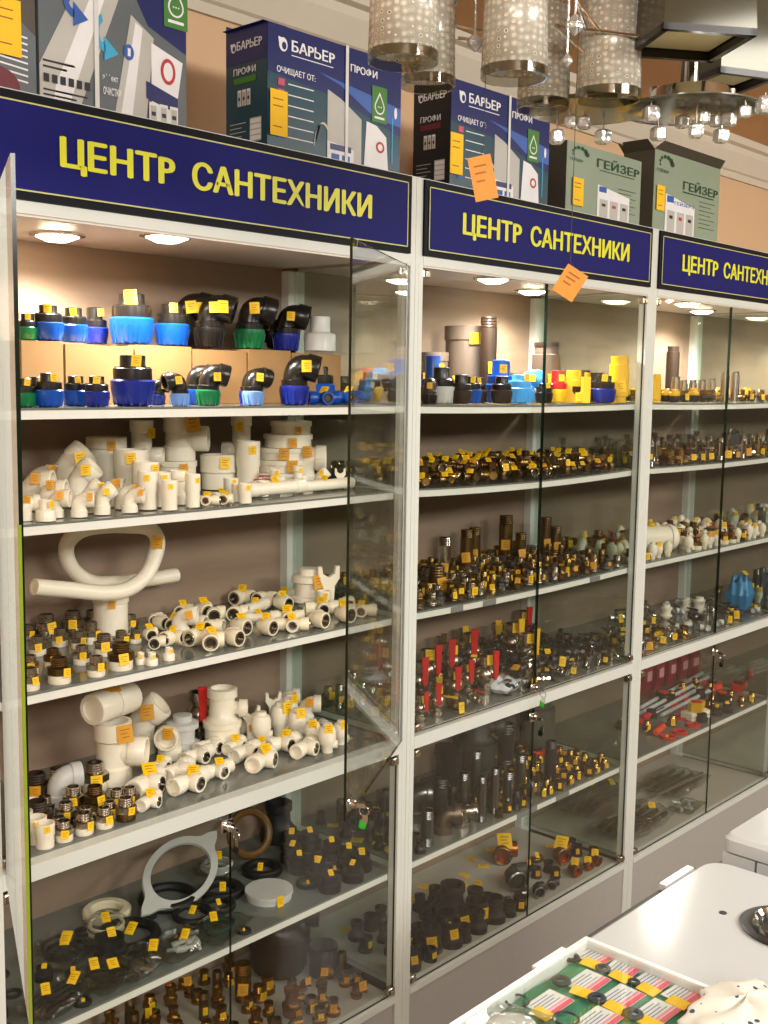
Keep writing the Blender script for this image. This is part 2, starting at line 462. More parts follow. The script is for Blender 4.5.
@kind
def elbow90():
    b = MB(); r = .27
    ringb = [(0, 0), (r*1.12, 0), (r*1.12, .24), (r, .27), (0, .27)]
    b.lathe(ringb, 20)
    b.tube([(0, 0, .22)]+arc(.3, .34, .3, PI, PI/2, 8)+[(.34, 0, .64)], r, 18)
    ringcap(b, (.32, 0, .64), (1, 0, 0), r*1.14, .22, n=20, inner=.8)
    return [('body', b, white)], .0, .80, .25, .95, .3
@kind
def elbow45():
    b = MB(); r = .3
    b.lathe([(0, 0), (r*1.12, 0), (r*1.12, .34), (r, .38), (0, .38)], 20)
    b.tube([(0, 0, .3), (0, 0, .5), (.04, 0, .66), (.14, 0, .8), (.3, 0, .95)], r, 18)
    ringcap(b, (.22, 0, .88), (.75, 0, .66), r*1.12, .3, n=20, inner=.8)
    return [('body', b, white)], .1, .98, .27, 1.2, .34
@kind
def sleeve(h=1.3):
    b = MB().lathe([(0, 0), (.46, 0), (.46, h*.45), (.5, h*.5), (.5, h-.02), (.48, h), (.42, h), (.42, h*.3), (0, h*.3)], 26)
    return [('body', b, white)], .48, h*.82, .32, h, .48
@kind
def duct(h=1.0):
    b = MB().lathe([(0, 0), (.47, 0), (.47, h*.8), (.5, h*.82), (.5, h), (.46, h), (.46, h*.2), (0, h*.2)], 30)
    return [('body', b, white)], .49, h*.85, .22, h, .48
@kind
def reducer():
    b = MB().lathe([(0, 0), (.5, 0), (.5, .5), (.47, .54), (.34, .58), (.32, .62), (.32, 1.05), (.3, 1.07), (.26, 1.07), (.26, .6), (0, .6)], 24)
    return [('body', b, white)], .33, .85, .28, 1.07, .48
@kind
def disc(h=.22):
    b = MB().lathe([(0, 0), (.47, 0), (.47, h*.6), (.5, h*.62), (.5, h), (.49, h), (0, h)], 30)
    return [('body', b, white)], .48, h*.45, .17, h, .5
@kind
def tee_up(h=1.5):
    b = MB(); r = .3
    b.lathe([(0, 0), (r*1.15, 0), (r*1.15, .3), (r, .34), (r, h-.36), (r*1.15, h-.32), (r*1.15, h), (r*.95, h), (r*.95, h*.5), (0, h*.5)], 22, T(-.15, 0, 0))
    b.tube([(-.15, 0, h*.5), (.3, 0, h*.5)], r*.8, 16)
    ringcap(b, (.2, 0, h*.5), (1, 0, 0), r*.92, .28, n=18, inner=.8)
    return [('body', b, white)], .4, h*.85, .3, h, .42
@kind
def tee_lie():   # tee lying down, run along x, branch toward -y, metal insert in one mouth
    b = MB(); r = .2
    b.tube([(-.4, 0, r), (.4, 0, r)], r*.86, 16)
    ringcap(b, (.26, 0, r), (1, 0, 0), r, .24, n=18); ringcap(b, (-.26, 0, r), (-1, 0, 0), r, .24, n=18)
    b.tube([(0, 0, r), (0, -.2, r)], r*.86, 14)
    ringcap(b, (0, -.14, r), (0, -1, 0), r, .2, n=18)
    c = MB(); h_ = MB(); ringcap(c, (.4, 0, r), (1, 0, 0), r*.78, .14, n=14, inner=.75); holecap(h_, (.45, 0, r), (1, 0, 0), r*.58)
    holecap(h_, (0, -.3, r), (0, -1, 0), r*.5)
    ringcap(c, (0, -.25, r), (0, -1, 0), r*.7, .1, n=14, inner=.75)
    return [('body', b, cream), ('threaded_insert', c, nickel), ('bore', h_, bore)], 'top', .41, .26, .4, .34
@kind
def socket_lie():  # short elbow with a metal insert looking out
    b = MB(); r = .28
    b.tube([(.3, .15, r), (0, .15, r), (-.02, .1, r), (0, -.1, r), (0, -.3, r)], r*.86, 16)
    ringcap(b, (.18, .15, r), (1, 0, 0), r, .3, n=18); ringcap(b, (0, -.12, r), (0, -1, 0), r*1.08, .34, n=20, inner=.8)
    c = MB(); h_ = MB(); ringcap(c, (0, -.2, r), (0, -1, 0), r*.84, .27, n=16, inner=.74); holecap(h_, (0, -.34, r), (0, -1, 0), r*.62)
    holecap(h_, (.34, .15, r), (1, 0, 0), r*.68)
    return [('body', b, cream), ('threaded_insert', c, nickel), ('bore', h_, bore)], 'top', .56, .32, .56, .4
@kind
def pipe_lie(l=2.2):
    b = MB(); r = .25
    b.tube([(-.5*l, 0, r), (.5*l, 0, r)], r*.9, 18)
    ringcap(b, (.5*l-.35, 0, r), (1, 0, 0), r, .4, n=20); ringcap(b, (-.5*l+.35, 0, r), (-1, 0, 0), r, .4, n=20)
    return [('body', b, white)], 'top', .5, .26, .5, .5
@kind
def pipe_union():   # white base, metal hex and threaded spout
    a = MB().lathe([(0, 0), (.42, 0), (.44, .04), (.44, .34), (.40, .36), (0, .36)], 22)
    b = MB().lathe([(0, .35), (.47, .35), (.5, .37), (.5, .62), (.47, .64), (.34, .66), (0, .66)], 8)
    b.lathe([(0, .64)]+thread(.33, .66, 1.0, 4)+[(.25, 1.0), (.25, .7), (0, .7)], 20)
    return [('base', a, white), ('threaded_spout', b, nickel)], .48, .5, .36, 1.0, .45
@kind
def nipple():       # hexagon with thread at both ends
    a = MB().lathe([(0, 0)]+thread(.36, 0, .4, 3)+[(0, .4)], 18)
    a.lathe([(0, .38), (.46, .38), (.5, .4), (.5, .62), (.46, .64), (0, .64)], 6)
    b = MB().lathe([(0, .63)]+thread(.36, .64, 1.1, 4)+[(.28, 1.1), (.28, .7), (0, .7)], 18)
    return [('hex_collar', a, brass), ('threaded_end', b, brass)], .42, .55, .5, 1.1, .4
@kind
def tall_nipple(h=2.6):
    a = MB().lathe([(0, 0)]+thread(.46, 0, .6, 4)+[(.46, .6), (.46, h-.6)]+thread(.46, h-.6, h, 4)+[(.37, h), (.37, h*.6), (0, h*.6)], 20)
    return [('body', a, steel)], .46, h*.4, .6, h, .46
@kind
def metal_coupling():
    a = MB().lathe([(0, 0), (.5, 0), (.5, .22), (.43, .26), (.42, .7), (.46, .74), (.46, .95), (.36, .95), (.36, .4), (0, .4)], 18)
    return [('body', a, iron)], .45, .55, .42, .95, .48
@kind
def metal_reducer():
    a = MB().lathe([(0, 0), (.5, 0), (.5, .3), (.46, .33), (.33, .5), (.32, .8), (.37, .84), (.37, 1.05), (.28, 1.05), (.28, .5), (0, .5)], 18)
    return [('body', a, iron)], .4, .6, .42, 1.05, .48
@kind
def metal_elbow():
    b = MB(); r = .24
    b.lathe([(0, 0), (r*1.25, 0), (r*1.25, .2), (r, .22), (0, .22)], 16)
    b.tube([(0, 0, .16)]+arc(.28, .3, .28, PI, PI*.45, 7), r, 14)
    ringcap(b, (.3, 0, .58), (1, 0, -.1), r*1.25, .24, n=16, inner=.76)
    c = MB(); c.torus(r*1.24, .025, 18, 6, T(.53, 0, .555) @ RY(PI/2)); 
    return [('body', b, brass), ('collar', c, nickel)], .1, .85, .4, .88, .3
@kind
def metal_elbow_lie():
    b = MB(); r = .2
    b.tube([(.3, .2, r), (.1, .2, r), (.02, .12, r), (0, 0, r), (0, -.15, r)], r*.85, 12)
    ringcap(b, (.14, .2, r), (1, .1, 0), r, .24, n=14); ringcap(b, (0, -.05, r), (0, -1, 0), r*1.05, .24, n=16, inner=.76)
    c = MB(); c.torus(r*1.05, .03, 18, 6, T(0, -.28, r) @ RX(PI/2)); holecap(c, (0, -.1, r), (0, -1, 0), r*.5)
    return [('body', b, brass), ('collar', c, nickel)], 'top', .42, .34, .42, .34
@kind
def ball_valve():   # horizontal valve body, stem, lever
    b = MB(); r = .18
    b.lathe([(0, -.45), (.2, -.45), (.2, -.28), (.15, -.25), (.15, -.2), (.24, -.12), (.26, 0), (.24, .12), (.15, .2), (.15, .25), (.2, .28), (.2, .45), (.14, .45), (.14, .2), (0, .2)], 8, T(0, 0, .25) @ RY(PI/2))
    b.lathe([(0, .4), (.09, .4), (.09, .62), (0, .62)], 10)
    h = MB(); h.box(0, 0, .63, .2, .16, .03); h.prism([(-.07, -.08), (.1, -.09), (.62, -.055), (.66, 0), (.62, .055), (.1, .09), (-.07, .08)], .64, .70)
    return [('body', b, nickel), ('lever', h, red)], .27, .3, .4, .7, .4
@kind
def ball_valve_up():  # valve standing with its lever hanging down the side
    b = MB()
    b.lathe([(0, 0), (.2, 0), (.2, .18), (.15, .2), (.15, .26), (.24, .34), (.26, .46), (.24, .58), (.15, .66), (.15, .72), (.2, .74), (.2, .92), (.14, .92), (.14, .6), (0, .6)], 10)
    h = MB(); h.box(0, -.3, .5, .12, .1, .12); h.prism([(-.09, 0), (-.08, .1), (-.06, .62), (0, .7), (.06, .62), (.08, .1), (.09, 0)], 0, .05, T(0, -.37, 1.1) @ RX(-PI/2) @ T(0, 0, 0))
    return [('body', b, nickel), ('lever', h, red)], .3, .85, .2, 1.15, .4
@kind
def tap():
    b = MB()
    b.lathe([(0, 0), (.22, 0), (.22, .05), (.12, .08), (.11, .35), (.16, .4), (.16, .55), (.08, .6), (.08, .66), (0, .66)], 14)
    b.tube([(0, 0, .45), (.15, 0, .5), (.32, 0, .48), (.42, 0, .38), (.43, 0, .3)], [.09, .08, .075, .07, .07], 10)
    h = MB().lathe([(0, .64), (.07, .64), (.2, .7), (.22, .76), (.16, .82), (0, .84)], 8)
    for k in range(4): h.box(.17, 0, .75, .14, .07, .07, RZ(k*PI/2))
    return [('body', b, chrome), ('handle', h, chrome)], .2, .3, .3, .84, .25
@kind
def pp_valve():  # plastic ball valve with round knob
    b = MB(); b.lathe([(0, 0), (.2, 0), (.22, .25), (.3, .35), (.33, .55), (.33, .8), (.28, .95), (.18, 1.0), (.16, 1.1), (0, 1.1)], 18)
    b.tube([(-.0, 0, .3), (.38, 0, .3)], .16, 12)
    return [('body', b, white)], .3, 1.0, .34, 1.1, .35
@kind
def bottle_trap():   # siphon
    b = MB().lathe([(0, 0), (.3, 0), (.36, .04), (.36, .1), (.4, .12), (.4, .42), (.44, .44), (.44, .56), (.38, .58), (.3, .7), (.28, 1.1), (.34, 1.12), (.34, 1.3), (.28, 1.32), (.26, 1.32), (.26, 1.2), (0, 1.2)], 24)
    b.tube([(0, 0, .85), (.5, 0, .85)], .15, 14); ringcap(b, (.4, 0, .85), (1, 0, 0), .2, .16, n=16)
    return [('body', b, white)], .38, .35, .3, 1.32, .42
@kind
def cistern_valve():   # stack of collars
    b = MB().lathe([(0, 0), (.3, 0), (.3, .12), (.5, .16), (.5, .3), (.38, .33), (.38, .72), (.5, .76), (.5, .92), (.4, .95), (.3, .97), (.3, 1.15), (.24, 1.17), (0, 1.17)], 26)
    return [('body', b, white)], .5, .85, .36, 1.17, .45
@kind
def ring():
    b = MB().torus(.42, .08, 30, 8, T(0, 0, .075))
    return [('body', b, rubber)], 'top', .15, .17, .155, .5
@kind
def gasket():
    b = MB().lathe([(.3, 0), (.5, 0), (.5, .12), (.46, .16), (.34, .16), (.3, .12)], 30, closed=True)
    return [('body', b, rubber)], 'top', .17, .17, .16, .5
@kind
def plug():
    b = MB().lathe([(0, 0), (.5, 0), (.5, .35), (.4, .42), (.4, .7), (0, .74)], 16)
    return [('body', b, rubber)], 'top', .75, .32, .75, .5
@kind
def gauge_tube(h=3.2):
    b = MB().lathe([(0, 0), (.4, 0), (.4, .3), (.5, .32), (.5, h-.3), (.42, h-.28), (.42, h), (0, h)], 18)
    c = MB().lathe([(0, h-.02), (.44, h-.02), (.44, h+.12), (0, h+.14)], 18)
    return [('body', b, steel), ('cap', c, dsteel)], .5, h*.35, .5, h+.14, .5
@kind
def clamp():   # square bracket-like fitting
    b = MB()
    b.prism([(-.5, 0), (.5, 0), (.5, 1), (.2, 1), (.2, .45), (.1, .32), (-.1, .32), (-.2, .45), (-.2, 1), (-.5, 1)], -.2, .2, RX(PI/2))
    return [('body', b, yelp)], .3, .2, .3, 1.0, .4
@kind
def tube_clip():  # Y-shaped plastic
    b = MB(); b.prism([(-.2, 0), (.2, 0), (.25, .9), (.45, 1.2), (.45, 1.7), (.3, 1.7), (.25, 1.4), (0, 1.25), (-.25, 1.4), (-.3, 1.7), (-.45, 1.7), (-.45, 1.2), (-.25, .9)], -.12, .12, RX(PI/2))
    return [('body', b, white)], .2, .6, .3, 1.7, .3

PROTO = {}
def proto(kname, mats=None, **kw):
    key = (kname, tuple(m.name for m in mats) if mats else None, tuple(sorted(kw.items())))
    if key not in PROTO:
        parts, tr, tz, ts, h, fr = K[kname](**kw)
        allv = [v for _, mb, _ in parts for v in mb.v]
        cx = (min(v[0] for v in allv)+max(v[0] for v in allv))/2; cy = (min(v[1] for v in allv)+max(v[1] for v in allv))/2
        for _, mb, _ in parts: mb.v = [(v[0]-cx, v[1]-cy, v[2]) for v in mb.v]
        zlo = min(v[2] for v in allv)
        for _, mb, _ in parts: mb.v = [(v[0], v[1], v[2]-zlo) for v in mb.v]
        allv = [v for _, mb, _ in parts for v in mb.v]
        fr = max(math.hypot(v[0], v[1]) for v in allv); h = max(v[2] for v in allv)
        if tr != 'top': near = [v for v in allv if abs(v[2]-tz) < ts*.5] or allv; tr = lambda a, near=near: max(v[0]*math.cos(a)+v[1]*math.sin(a) for v in near)
        else:
            mid = [v[2] for v in allv if math.hypot(v[0], v[1]) < .3] or [h]; tz = max(mid)
        out = []
        for j, (pn, mb, dm) in enumerate(parts):
            mm = mats[j] if mats and j < len(mats) and mats[j] else dm
            out.append((pn, mb.mesh(kname+'_'+pn, mm)))
        PROTO[key] = (out, tr, tz, ts, h, fr)
    return PROTO[key]
# price tag mesh (two sizes), slightly curled card with printed lines
def tagmesh(m, w=1.0, h=1.15):
    mb = MB(); n = 4
    vs = []
    for i in range(n+1):
        x = -w/2+w*i/n; y = .05*math.cos(PI*(i/n-.5))
        vs += [(x, -y, -h/2), (x, -y, h/2), (x, -y+.03, h/2), (x, -y+.03, -h/2)]
    fs = [(0, 1, 2, 3), tuple(4*n+j for j in (3, 2, 1, 0))]
    for i in range(n):
        for j in range(4): fs.append((4*i+j, 4*i+4+j, 4*i+4+(j+1) % 4, 4*i+(j+1) % 4))
    mb.add(vs, fs)
    for z, a, b in ((.25, -.3, .3), (.02, -.3, .15), (-.22, -.2, .25)): mb.bx(a, b, -.058, -.052, z, z+.055, 1)
    return mb.mesh('price_tag', [m, tagtxt], smooth=False)
TAGM = [tagmesh(yel), tagmesh(yel, .8, 1.25), tagmesh(yel2)]
ITEMS = []; DROPPED = []; SKIP = {}
OCC = {}
NAME = dict(comp_coupling='pipe_coupling', comp_elbow='pipe_elbow', elbow90='pipe_elbow', elbow45='pipe_elbow', sleeve='pipe_sleeve', duct='duct_collar',
            reducer='pipe_reducer', disc='ventilation_disc', tee_up='pipe_tee', tee_lie='pipe_tee', socket_lie='threaded_elbow', pipe_lie='drain_pipe', pipe_union='pipe_union',
            nipple='threaded_nipple', tall_nipple='pipe_nipple', metal_coupling='iron_coupling', metal_reducer='iron_reducer', metal_elbow='metal_elbow',
            metal_elbow_lie='metal_elbow', ball_valve='ball_valve', ball_valve_up='ball_valve', tap='water_tap', pp_valve='plastic_valve', bottle_trap='bottle_trap',
            cistern_valve='drain_valve', ring='rubber_ring', gasket='sealing_gasket', plug='rubber_plug', gauge_tube='metal_cylinder', clamp='pipe_clamp', tube_clip='pipe_clip')
CATN = dict(comp_coupling='pipe fitting', comp_elbow='pipe fitting', ball_valve='valve', ball_valve_up='valve', tap='tap', pp_valve='valve', bottle_trap='drain trap',
            cistern_valve='drain valve', ring='rubber ring', gasket='gasket', plug='rubber plug', gauge_tube='cylinder', pipe_lie='pipe', clamp='clamp', tube_clip='clip', disc='disc', duct='duct collar')
def put(kn, un, sh, desc, u=None, x=None, y=.1, v=None, px=None, w=None, rz=0, tg=1, dz=0, mats=None, tm=None, ta=None, tup=0, lean=None, occ=True, sl=.76, **kw):
    """stand one piece of stock on shelf sh of showcase un; u is where the column of the photo puts it"""
    z = ZS[sh]+dz
    if x is None:
        if v is not None:
            p = at(u, v, z=z); x, y = p.x, p.y
        else: x = xat(u, y, z)
    d = proj((x, y, z))[2]
    if w is None: w = px*d/FPX
    parts, tr, tz, ts, h, fr = proto(kn, mats, **kw)
    lim = {1: 1.84, 4: ZS[3]-.0195, 5: .775}.get(sh, ZS[max(1, sh-1)]-.0275)
    hh = h*w if not lean else max(h, 2*fr)*w
    if z+hh > lim-.002 and (lim-.002-z) > 0: w *= (lim-.002-z)/hh
    def cl(x, y): return max(un+.032+fr*w, min(un+.968-fr*w, x)), max(.031+fr*w, min(.388-fr*w, y))
    x, y = cl(x, y)
    if occ:
        if not free(un, sh, x, y, fr*w, sl):
            best = None
            for k in range(1, 15):
                for q in range(12):
                    rr = .004*k; a = q*PI/6
                    xx, yy = cl(x+rr*math.cos(a)*.7, y+rr*math.sin(a))
                    if free(un, sh, xx, yy, fr*w, sl):
                        c = abs(proj((xx, yy, z))[0]-proj((x, y, z))[0])+rr*120
                        if best is None or c < best[0]: best = (c, xx, yy)
                if best: break
            if best: x, y = best[1], best[2]
            elif kw.get('must') is None and SKIP.get((un, sh), True): DROPPED.append((kn, un, sh, u, x)); return None
    e = empty(NAME[kn], (x, y, z+.0003), rz)
    if lean: e.rotation_euler = (lean[0], lean[1], rz)
    e.scale = (w, w, w)
    for pn, me in parts:
        o = bpy.data.objects.new(pn, me); COL.objects.link(o); o.parent = e
    if tg:
        tm_ = TAGM[random.choice((0, 0, 1, 1, 2))] if tm is None else TAGM[tm]
        toc = math.atan2(CY-y, CX-x)          # direction of the aisle
        for q in range(tg):
            o = bpy.data.objects.new('price_tag', tm_); COL.objects.link(o); o.parent = e
            s = ts*random.uniform(.85, 1.1)
            o.scale = (s, s, s)
            if tr == 'top':
                o.location = (random.uniform(-.05, .05)+q*.2, random.uniform(-.06, .02), tz+s*.16)
                o.rotation_euler = (R(-random.uniform(48, 66)), 0, toc+PI/2-rz+random.uniform(-.5, .5))
            else:
                a = toc-rz+(random.uniform(-.1, .75) if ta is None else ta)+q*.45
                zz = max(tz+random.uniform(-.06, .03), s*.62)
                o.location = (math.cos(a)*(tr(a)+.07*ts), math.sin(a)*(tr(a)+.07*ts), zz+tup)
                o.rotation_euler = (R(random.uniform(-10, 4)), random.uniform(-.12, .12), a+PI/2)
    ITEMS.append([e, desc, un, sh, y, proj((x, y, z))[0], bool(tg), CATN.get(kn, 'pipe fitting')])
    if occ: OCC.setdefault((un, sh), []).append((x, y, fr*w))
    return e
def free(un, sh, x, y, r, slack=.86):
    return all((x-a)**2+(y-b)**2 > ((r+c)*slack)**2 for a, b, c in OCC.get((un, sh), []))
def fill(un, sh, x0, x1, y0, y1, pitch, choices, prob_tag=.7, w=(.02, .03), jit=.25, limit=999, dz=0):
    """scatter counted pieces on a staggered grid, skipping places already taken"""
    n = 0; row = 0; y = y0
    while y <= y1:
        x = x0+(pitch/2 if row % 2 else 0)
        while x <= x1:
            c = random.choice(choices)
            ww = c.get('w', None) or random.uniform(*w)
            xx = x+random.uniform(-jit, jit)*pitch; yy = y+random.uniform(-jit, jit)*pitch
            fr = proto(c['k'], c.get('mats'), **c.get('kw', {}))[5]*ww
            yy = max(.031+fr, yy)
            if un+.03+fr < xx < un+.97-fr and yy < .388-fr and (dz or free(un, sh, xx, yy, fr)) and n < limit:
                put(c['k'], un, sh, c['d'], x=xx, y=yy, w=ww, rz=c.get('rz', random.uniform(-PI, PI)) if not isinstance(c.get('rz'), tuple) else random.uniform(*c['rz']),
                    tg=1 if random.random() < c.get('pt', prob_tag) else 0, mats=c.get('mats'), dz=dz, occ=not dz, **c.get('kw', {}))
                n += 1
            x += pitch
        y += pitch*.88; row += 1
    return n
ORD = ['leftmost', 'second', 'third', 'fourth', 'fifth', 'sixth', 'seventh', 'eighth', 'ninth', 'tenth', 'eleventh', 'twelfth', 'thirteenth', 'fourteenth', 'fifteenth', 'sixteenth', 'seventeenth', 'eighteenth', 'nineteenth', 'twentieth']
def ordn(i):
    if i < 20: return ORD[i]
    return 'twenty-'+['first', 'second', 'third', 'fourth', 'fifth', 'sixth', 'seventh', 'eighth', 'ninth'][i-20] if i < 29 else 'thirtieth'
def finish_labels():
    from collections import defaultdict
    G = defaultdict(list)
    for it in ITEMS:
        e, desc, un, sh, y, u, tgd, cat = it
        row = 'front' if y < .125 else 'middle' if y < .235 else 'back'
        if tgd: desc = desc+' with yellow tag'
        it.append(desc); G[(desc, un, sh, row)].append(it)
    kinds = defaultdict(int)
    for (desc, un, sh, row), l in G.items(): kinds[(desc, un, sh)] += len(l)
    for (desc, un, sh, row), l in G.items():
        l.sort(key=lambda t: t[5])
        many = kinds[(desc, un, sh)] > 1
        for i, it in enumerate(l):
            e = it[0]
            pos = ''
            if len(l) > 1: pos = (ordn(i)+' from left, ' if i else 'leftmost, ')
            lab = '%s, %s%s row, %s shelf, %s showcase' % (desc, pos, row, SN[sh], UN[un])
            e['label'] = lab; e['category'] = it[7]
            if many: e['group'] = '%ss on the %s shelf of the %s showcase' % (desc.split(' with')[0], SN[sh], UN[un])
VR = -YAW*0-R(47)     # a fitting turned this way looks to the viewer's right
VL = R(133)
VF = math.atan2(CY, CX)  # towards the aisle
# ================================================================= LEFT showcase
# ---- top shelf: cardboard boxes with big couplings on them
zb = at(100, 343, y=.2).z
edges = [(22, 64), (66, 134), (135.5, 192), (193.5, 247), (248.5, 291), (292, 341)]
for j, (a, b) in enumerate(edges):
    xa, xb = xat(a, .2, 1.6), xat(b, .2, 1.6); h = zb-ZS[1]-.001-(.004 if j % 2 else 0)
    w = xb-xa-.001; d = .165; t = .003
    e = empty('cardboard_box', ((xa+xb)/2, .2+d/2+.001, ZS[1]+.0005), 0,
              'plain brown cardboard box, %s, carrying fittings, back of top shelf, left showcase' % (('leftmost of six', 'second from left', 'third from left', 'fourth from left', 'fifth from left', 'rightmost of six')[j]), 'box', 'cardboard boxes behind the top row')
    MB().bx(-w/2, w/2, -d/2, d/2, 0, h-.002).build('carton', card, e, smooth=False)
    MB().bx(-w/2, w/2, -d/2, -.001, h-.0019, h).bx(-w/2, w/2, .001, d/2, h-.0019, h).build('flap', card, e, smooth=False)
DZ = zb-ZS[1]+.001
C = 'comp_coupling'; E_ = 'comp_elbow'
for (u, px, m, tall, y) in [(28, 22, green, 1, .25), (48, 31, blue, .8, .24), (74, 29, blue, .9, .26), (95, 27, navy, 1.5, .30), (132, 44, blue, .75, .245), (172, 36, blue, .7, .235)]:
    put(C, 0, 1, {'green_nut': 'green-nut coupling', 'blue_nut': 'blue-nut coupling', 'navy_nut': 'tall navy-nut coupling'}[m.name]+' on box', u=u, y=y, px=px, dz=DZ, mats=[m, black], tall=tall, tm=0)
for (u, px, m, y, rz, s) in [(193, 52, black, .30, VR, 'large black elbow'), (216, 50, black, .225, VR, 'black pipe elbow'), (256, 50, green, .24, VR+.3, 'green-nut elbow'), (254, 46, black, .32, VR, 'rear black elbow'), (292, 44, navy, .25, VR, 'navy-nut elbow')]:
    put(E_, 0, 1, s+' on box', u=u, y=y, px=px, dz=DZ, mats=[m, black], rz=rz, tg=2 if s[0] in 'bl' else 1, tm=0, ta=-.1)
put(C, 0, 1, 'navy-nut coupling sideways', u=315, y=.25, px=34, dz=DZ+.028, mats=[navy, black], tm=0, lean=(R(80), 0), rz=VR-PI/2, tall=.5)
for (u, px, m, tall, y) in [(25, 24, green, 1, .07), (38, 24, navy, 1, .13), (51, 29, blue, .9, .05), (76, 26, blue, .8, .11), (97, 26, navy, .9, .055), (133, 44, navy, .8, .08)]:
    put(C, 0, 1, {'green_nut': 'green-nut coupling', 'blue_nut': 'blue-nut coupling', 'navy_nut': 'navy-nut coupling'}[m.name], u=u, y=y, px=px, mats=[m, black], tall=tall, tm=0)
for (u, px, m, y, rz, s) in [(161, 26, navy, .12, VR, 'small navy-nut elbow'), (177, 32, lblue, .055, VL+.6, 'pale-blue-nut elbow'), (200, 38, blue, .13, VR+.2, 'blue-nut elbow'), (219, 40, green, .05, VR+.3, 'green-nut small elbow'),
                             (254, 34, navy, .12, VR, 'navy-nut elbow'), (262, 36, lblue, .05, VR+.6, 'pale-blue-nut elbow'), (303, 48, navy, .07, VR, 'large navy-nut elbow')]:
    put(E_, 0, 1, s, u=u, y=y, px=px, mats=[m, black], rz=rz, tm=0, ta=.3)
for (u, px, y) in [(329, 34, .06), (349, 34, .10), (367, 32, .05)]:
    put('tee_lie', 0, 1, 'bright blue plastic tee', u=u, y=y, px=px, mats=[blue, black], rz=VR+.5, tm=0)
put(C, 0, 1, 'stacked blue-nut coupling', u=373, y=.22, px=30, mats=[blue, black], tg=0, tall=.8)
put('reducer', 0, 1, 'grey reducer atop coupling', u=374, y=.22, px=30, mats=[white2], tg=0, dz=.115, occ=False)

# ---- second shelf: white drain pipe fittings
put('pipe_lie', 0, 2, 'long white drain pipe', u=296, y=.05, w=.062, rz=R(2), tm=0, l=2.5, sl=.1)
put('pipe_lie', 0, 2, 'long white drain pipe', u=335, y=.085, w=.052, rz=R(2), tm=0, l=3.2, sl=.1)
OCC[(0, 2)] = [(x_, .055, .03) for x_ in (.60, .66, .72, .78, .84, .9)]
D = [  # kind, u, v(base) or y, px, rz, kwargs
 ('elbow90', 40, ('y', .30), 40, VR, 'large white elbow', {}), ('elbow90', 36, ('y', .20), 42, VR, 'large white elbow', {}), ('elbow90', 52, ('y', .13), 36, VR, 'white pipe elbow', {}),
 ('elbow90', 28, ('y', .07), 27, VR+.5, 'white pipe elbow', {}), ('elbow90', 58, ('y', .075), 30, VR, 'white pipe elbow', {}), ('elbow90', 71, ('y', .05), 28, VR+.2, 'white pipe elbow', {}),
 ('reducer', 39, ('y', .04), 20, 0, 'short white reducer', {}), ('elbow45', 73, ('y', .28), 46, VR, 'large angled white elbow', {}), ('elbow45', 84, ('y', .19), 38, VR, 'angled white elbow', {}),
 ('elbow45', 93, ('y', .10), 26, VR, 'small angled white elbow', {}), ('elbow45', 106, ('y', .06), 25, VR, 'small angled white elbow', {}), ('elbow90', 112, ('y', .16), 30, VR, 'white pipe elbow', {}),
 ('elbow90', 126, ('y', .11), 26, VR, 'small white elbow', {}), ('elbow90', 133, ('y', .055), 27, VR, 'small white elbow', {}),
 ('duct', 107, ('y', .33), 40, 0, 'wide white duct collar', dict(h=1.45)), ('sleeve', 131, ('y', .22), 34, 0, 'white plastic sleeve', dict(h=1.5)), ('sleeve', 146, ('y', .14), 27, 0, 'white plastic sleeve', dict(h=1.6)),
 ('sleeve', 148, ('y', .08), 20, 0, 'narrow white sleeve', dict(h=1.9)), ('sleeve', 162, ('y', .10), 18, 0, 'narrow white sleeve', dict(h=1.9)), ('sleeve', 170, ('y', .045), 17, 0, 'narrow white sleeve', dict(h=1.75)),
 ('tee_up', 183, ('y', .11), 30, VR, 'small white tee', dict(h=1.1)), ('sleeve', 193, ('y', .055), 15, 0, 'narrow white sleeve', dict(h=2.2)),
 ('duct', 177, ('y', .32), 40, 0, 'white base collar', dict(h=.75)), ('tee_up', 147, ('y', .33), 34, VR, 'tall white tee', dict(h=2.1)),
 ('tee_up', 237, ('y', .33), 34, VL, 'tall white tee', dict(h=2.3)), ('sleeve', 218, ('y', .30), 36, 0, 'wide white coupling', dict(h=.95)),
 ('sleeve', 248, ('y', .25), 24, 0, 'white plastic sleeve', dict(h=2.0)), ('tee_lie', 207, ('y', .06), 26, VR, 'small white tee', {}), ('tee_lie', 222, ('y', .10), 24, .3, 'small white tee', {}),
 ('socket_lie', 219, ('y', .04), 18, VF+1.2, 'small white elbow', {}), ('sleeve', 242, ('y', .07), 13, 0, 'small white bushing', dict(h=1.3)), ('sleeve', 231, ('y', .14), 15, 0, 'small white bushing', dict(h=1.3)),
 ('sleeve', 253, ('y', .045), 14, 0, 'small white bushing', dict(h=1.4)), ('sleeve', 263, ('y', .12), 13, 0, 'small white bushing', dict(h=1.2)), ('tee_up', 277, ('y', .17), 16, VR, 'tiny white tee', dict(h=1.4)),
 ('tee_up', 300, ('y', .16), 15, VR, 'tiny white tee', dict(h=1.6)), ('elbow45', 322, ('y', .14), 18, VR, 'small white clip elbow', {}), ('tube_clip', 340, ('y', .13), 12, R(-40), 'white plastic pipe clip', {}),
 ('elbow90', 361, ('y', .24), 40, VR, 'large white elbow', {}), ('elbow90', 372, ('y', .12), 38, VR, 'large white elbow', {}), ('plug', 333, ('y', .30), 22, 0, 'black rubber plug', {}),
]
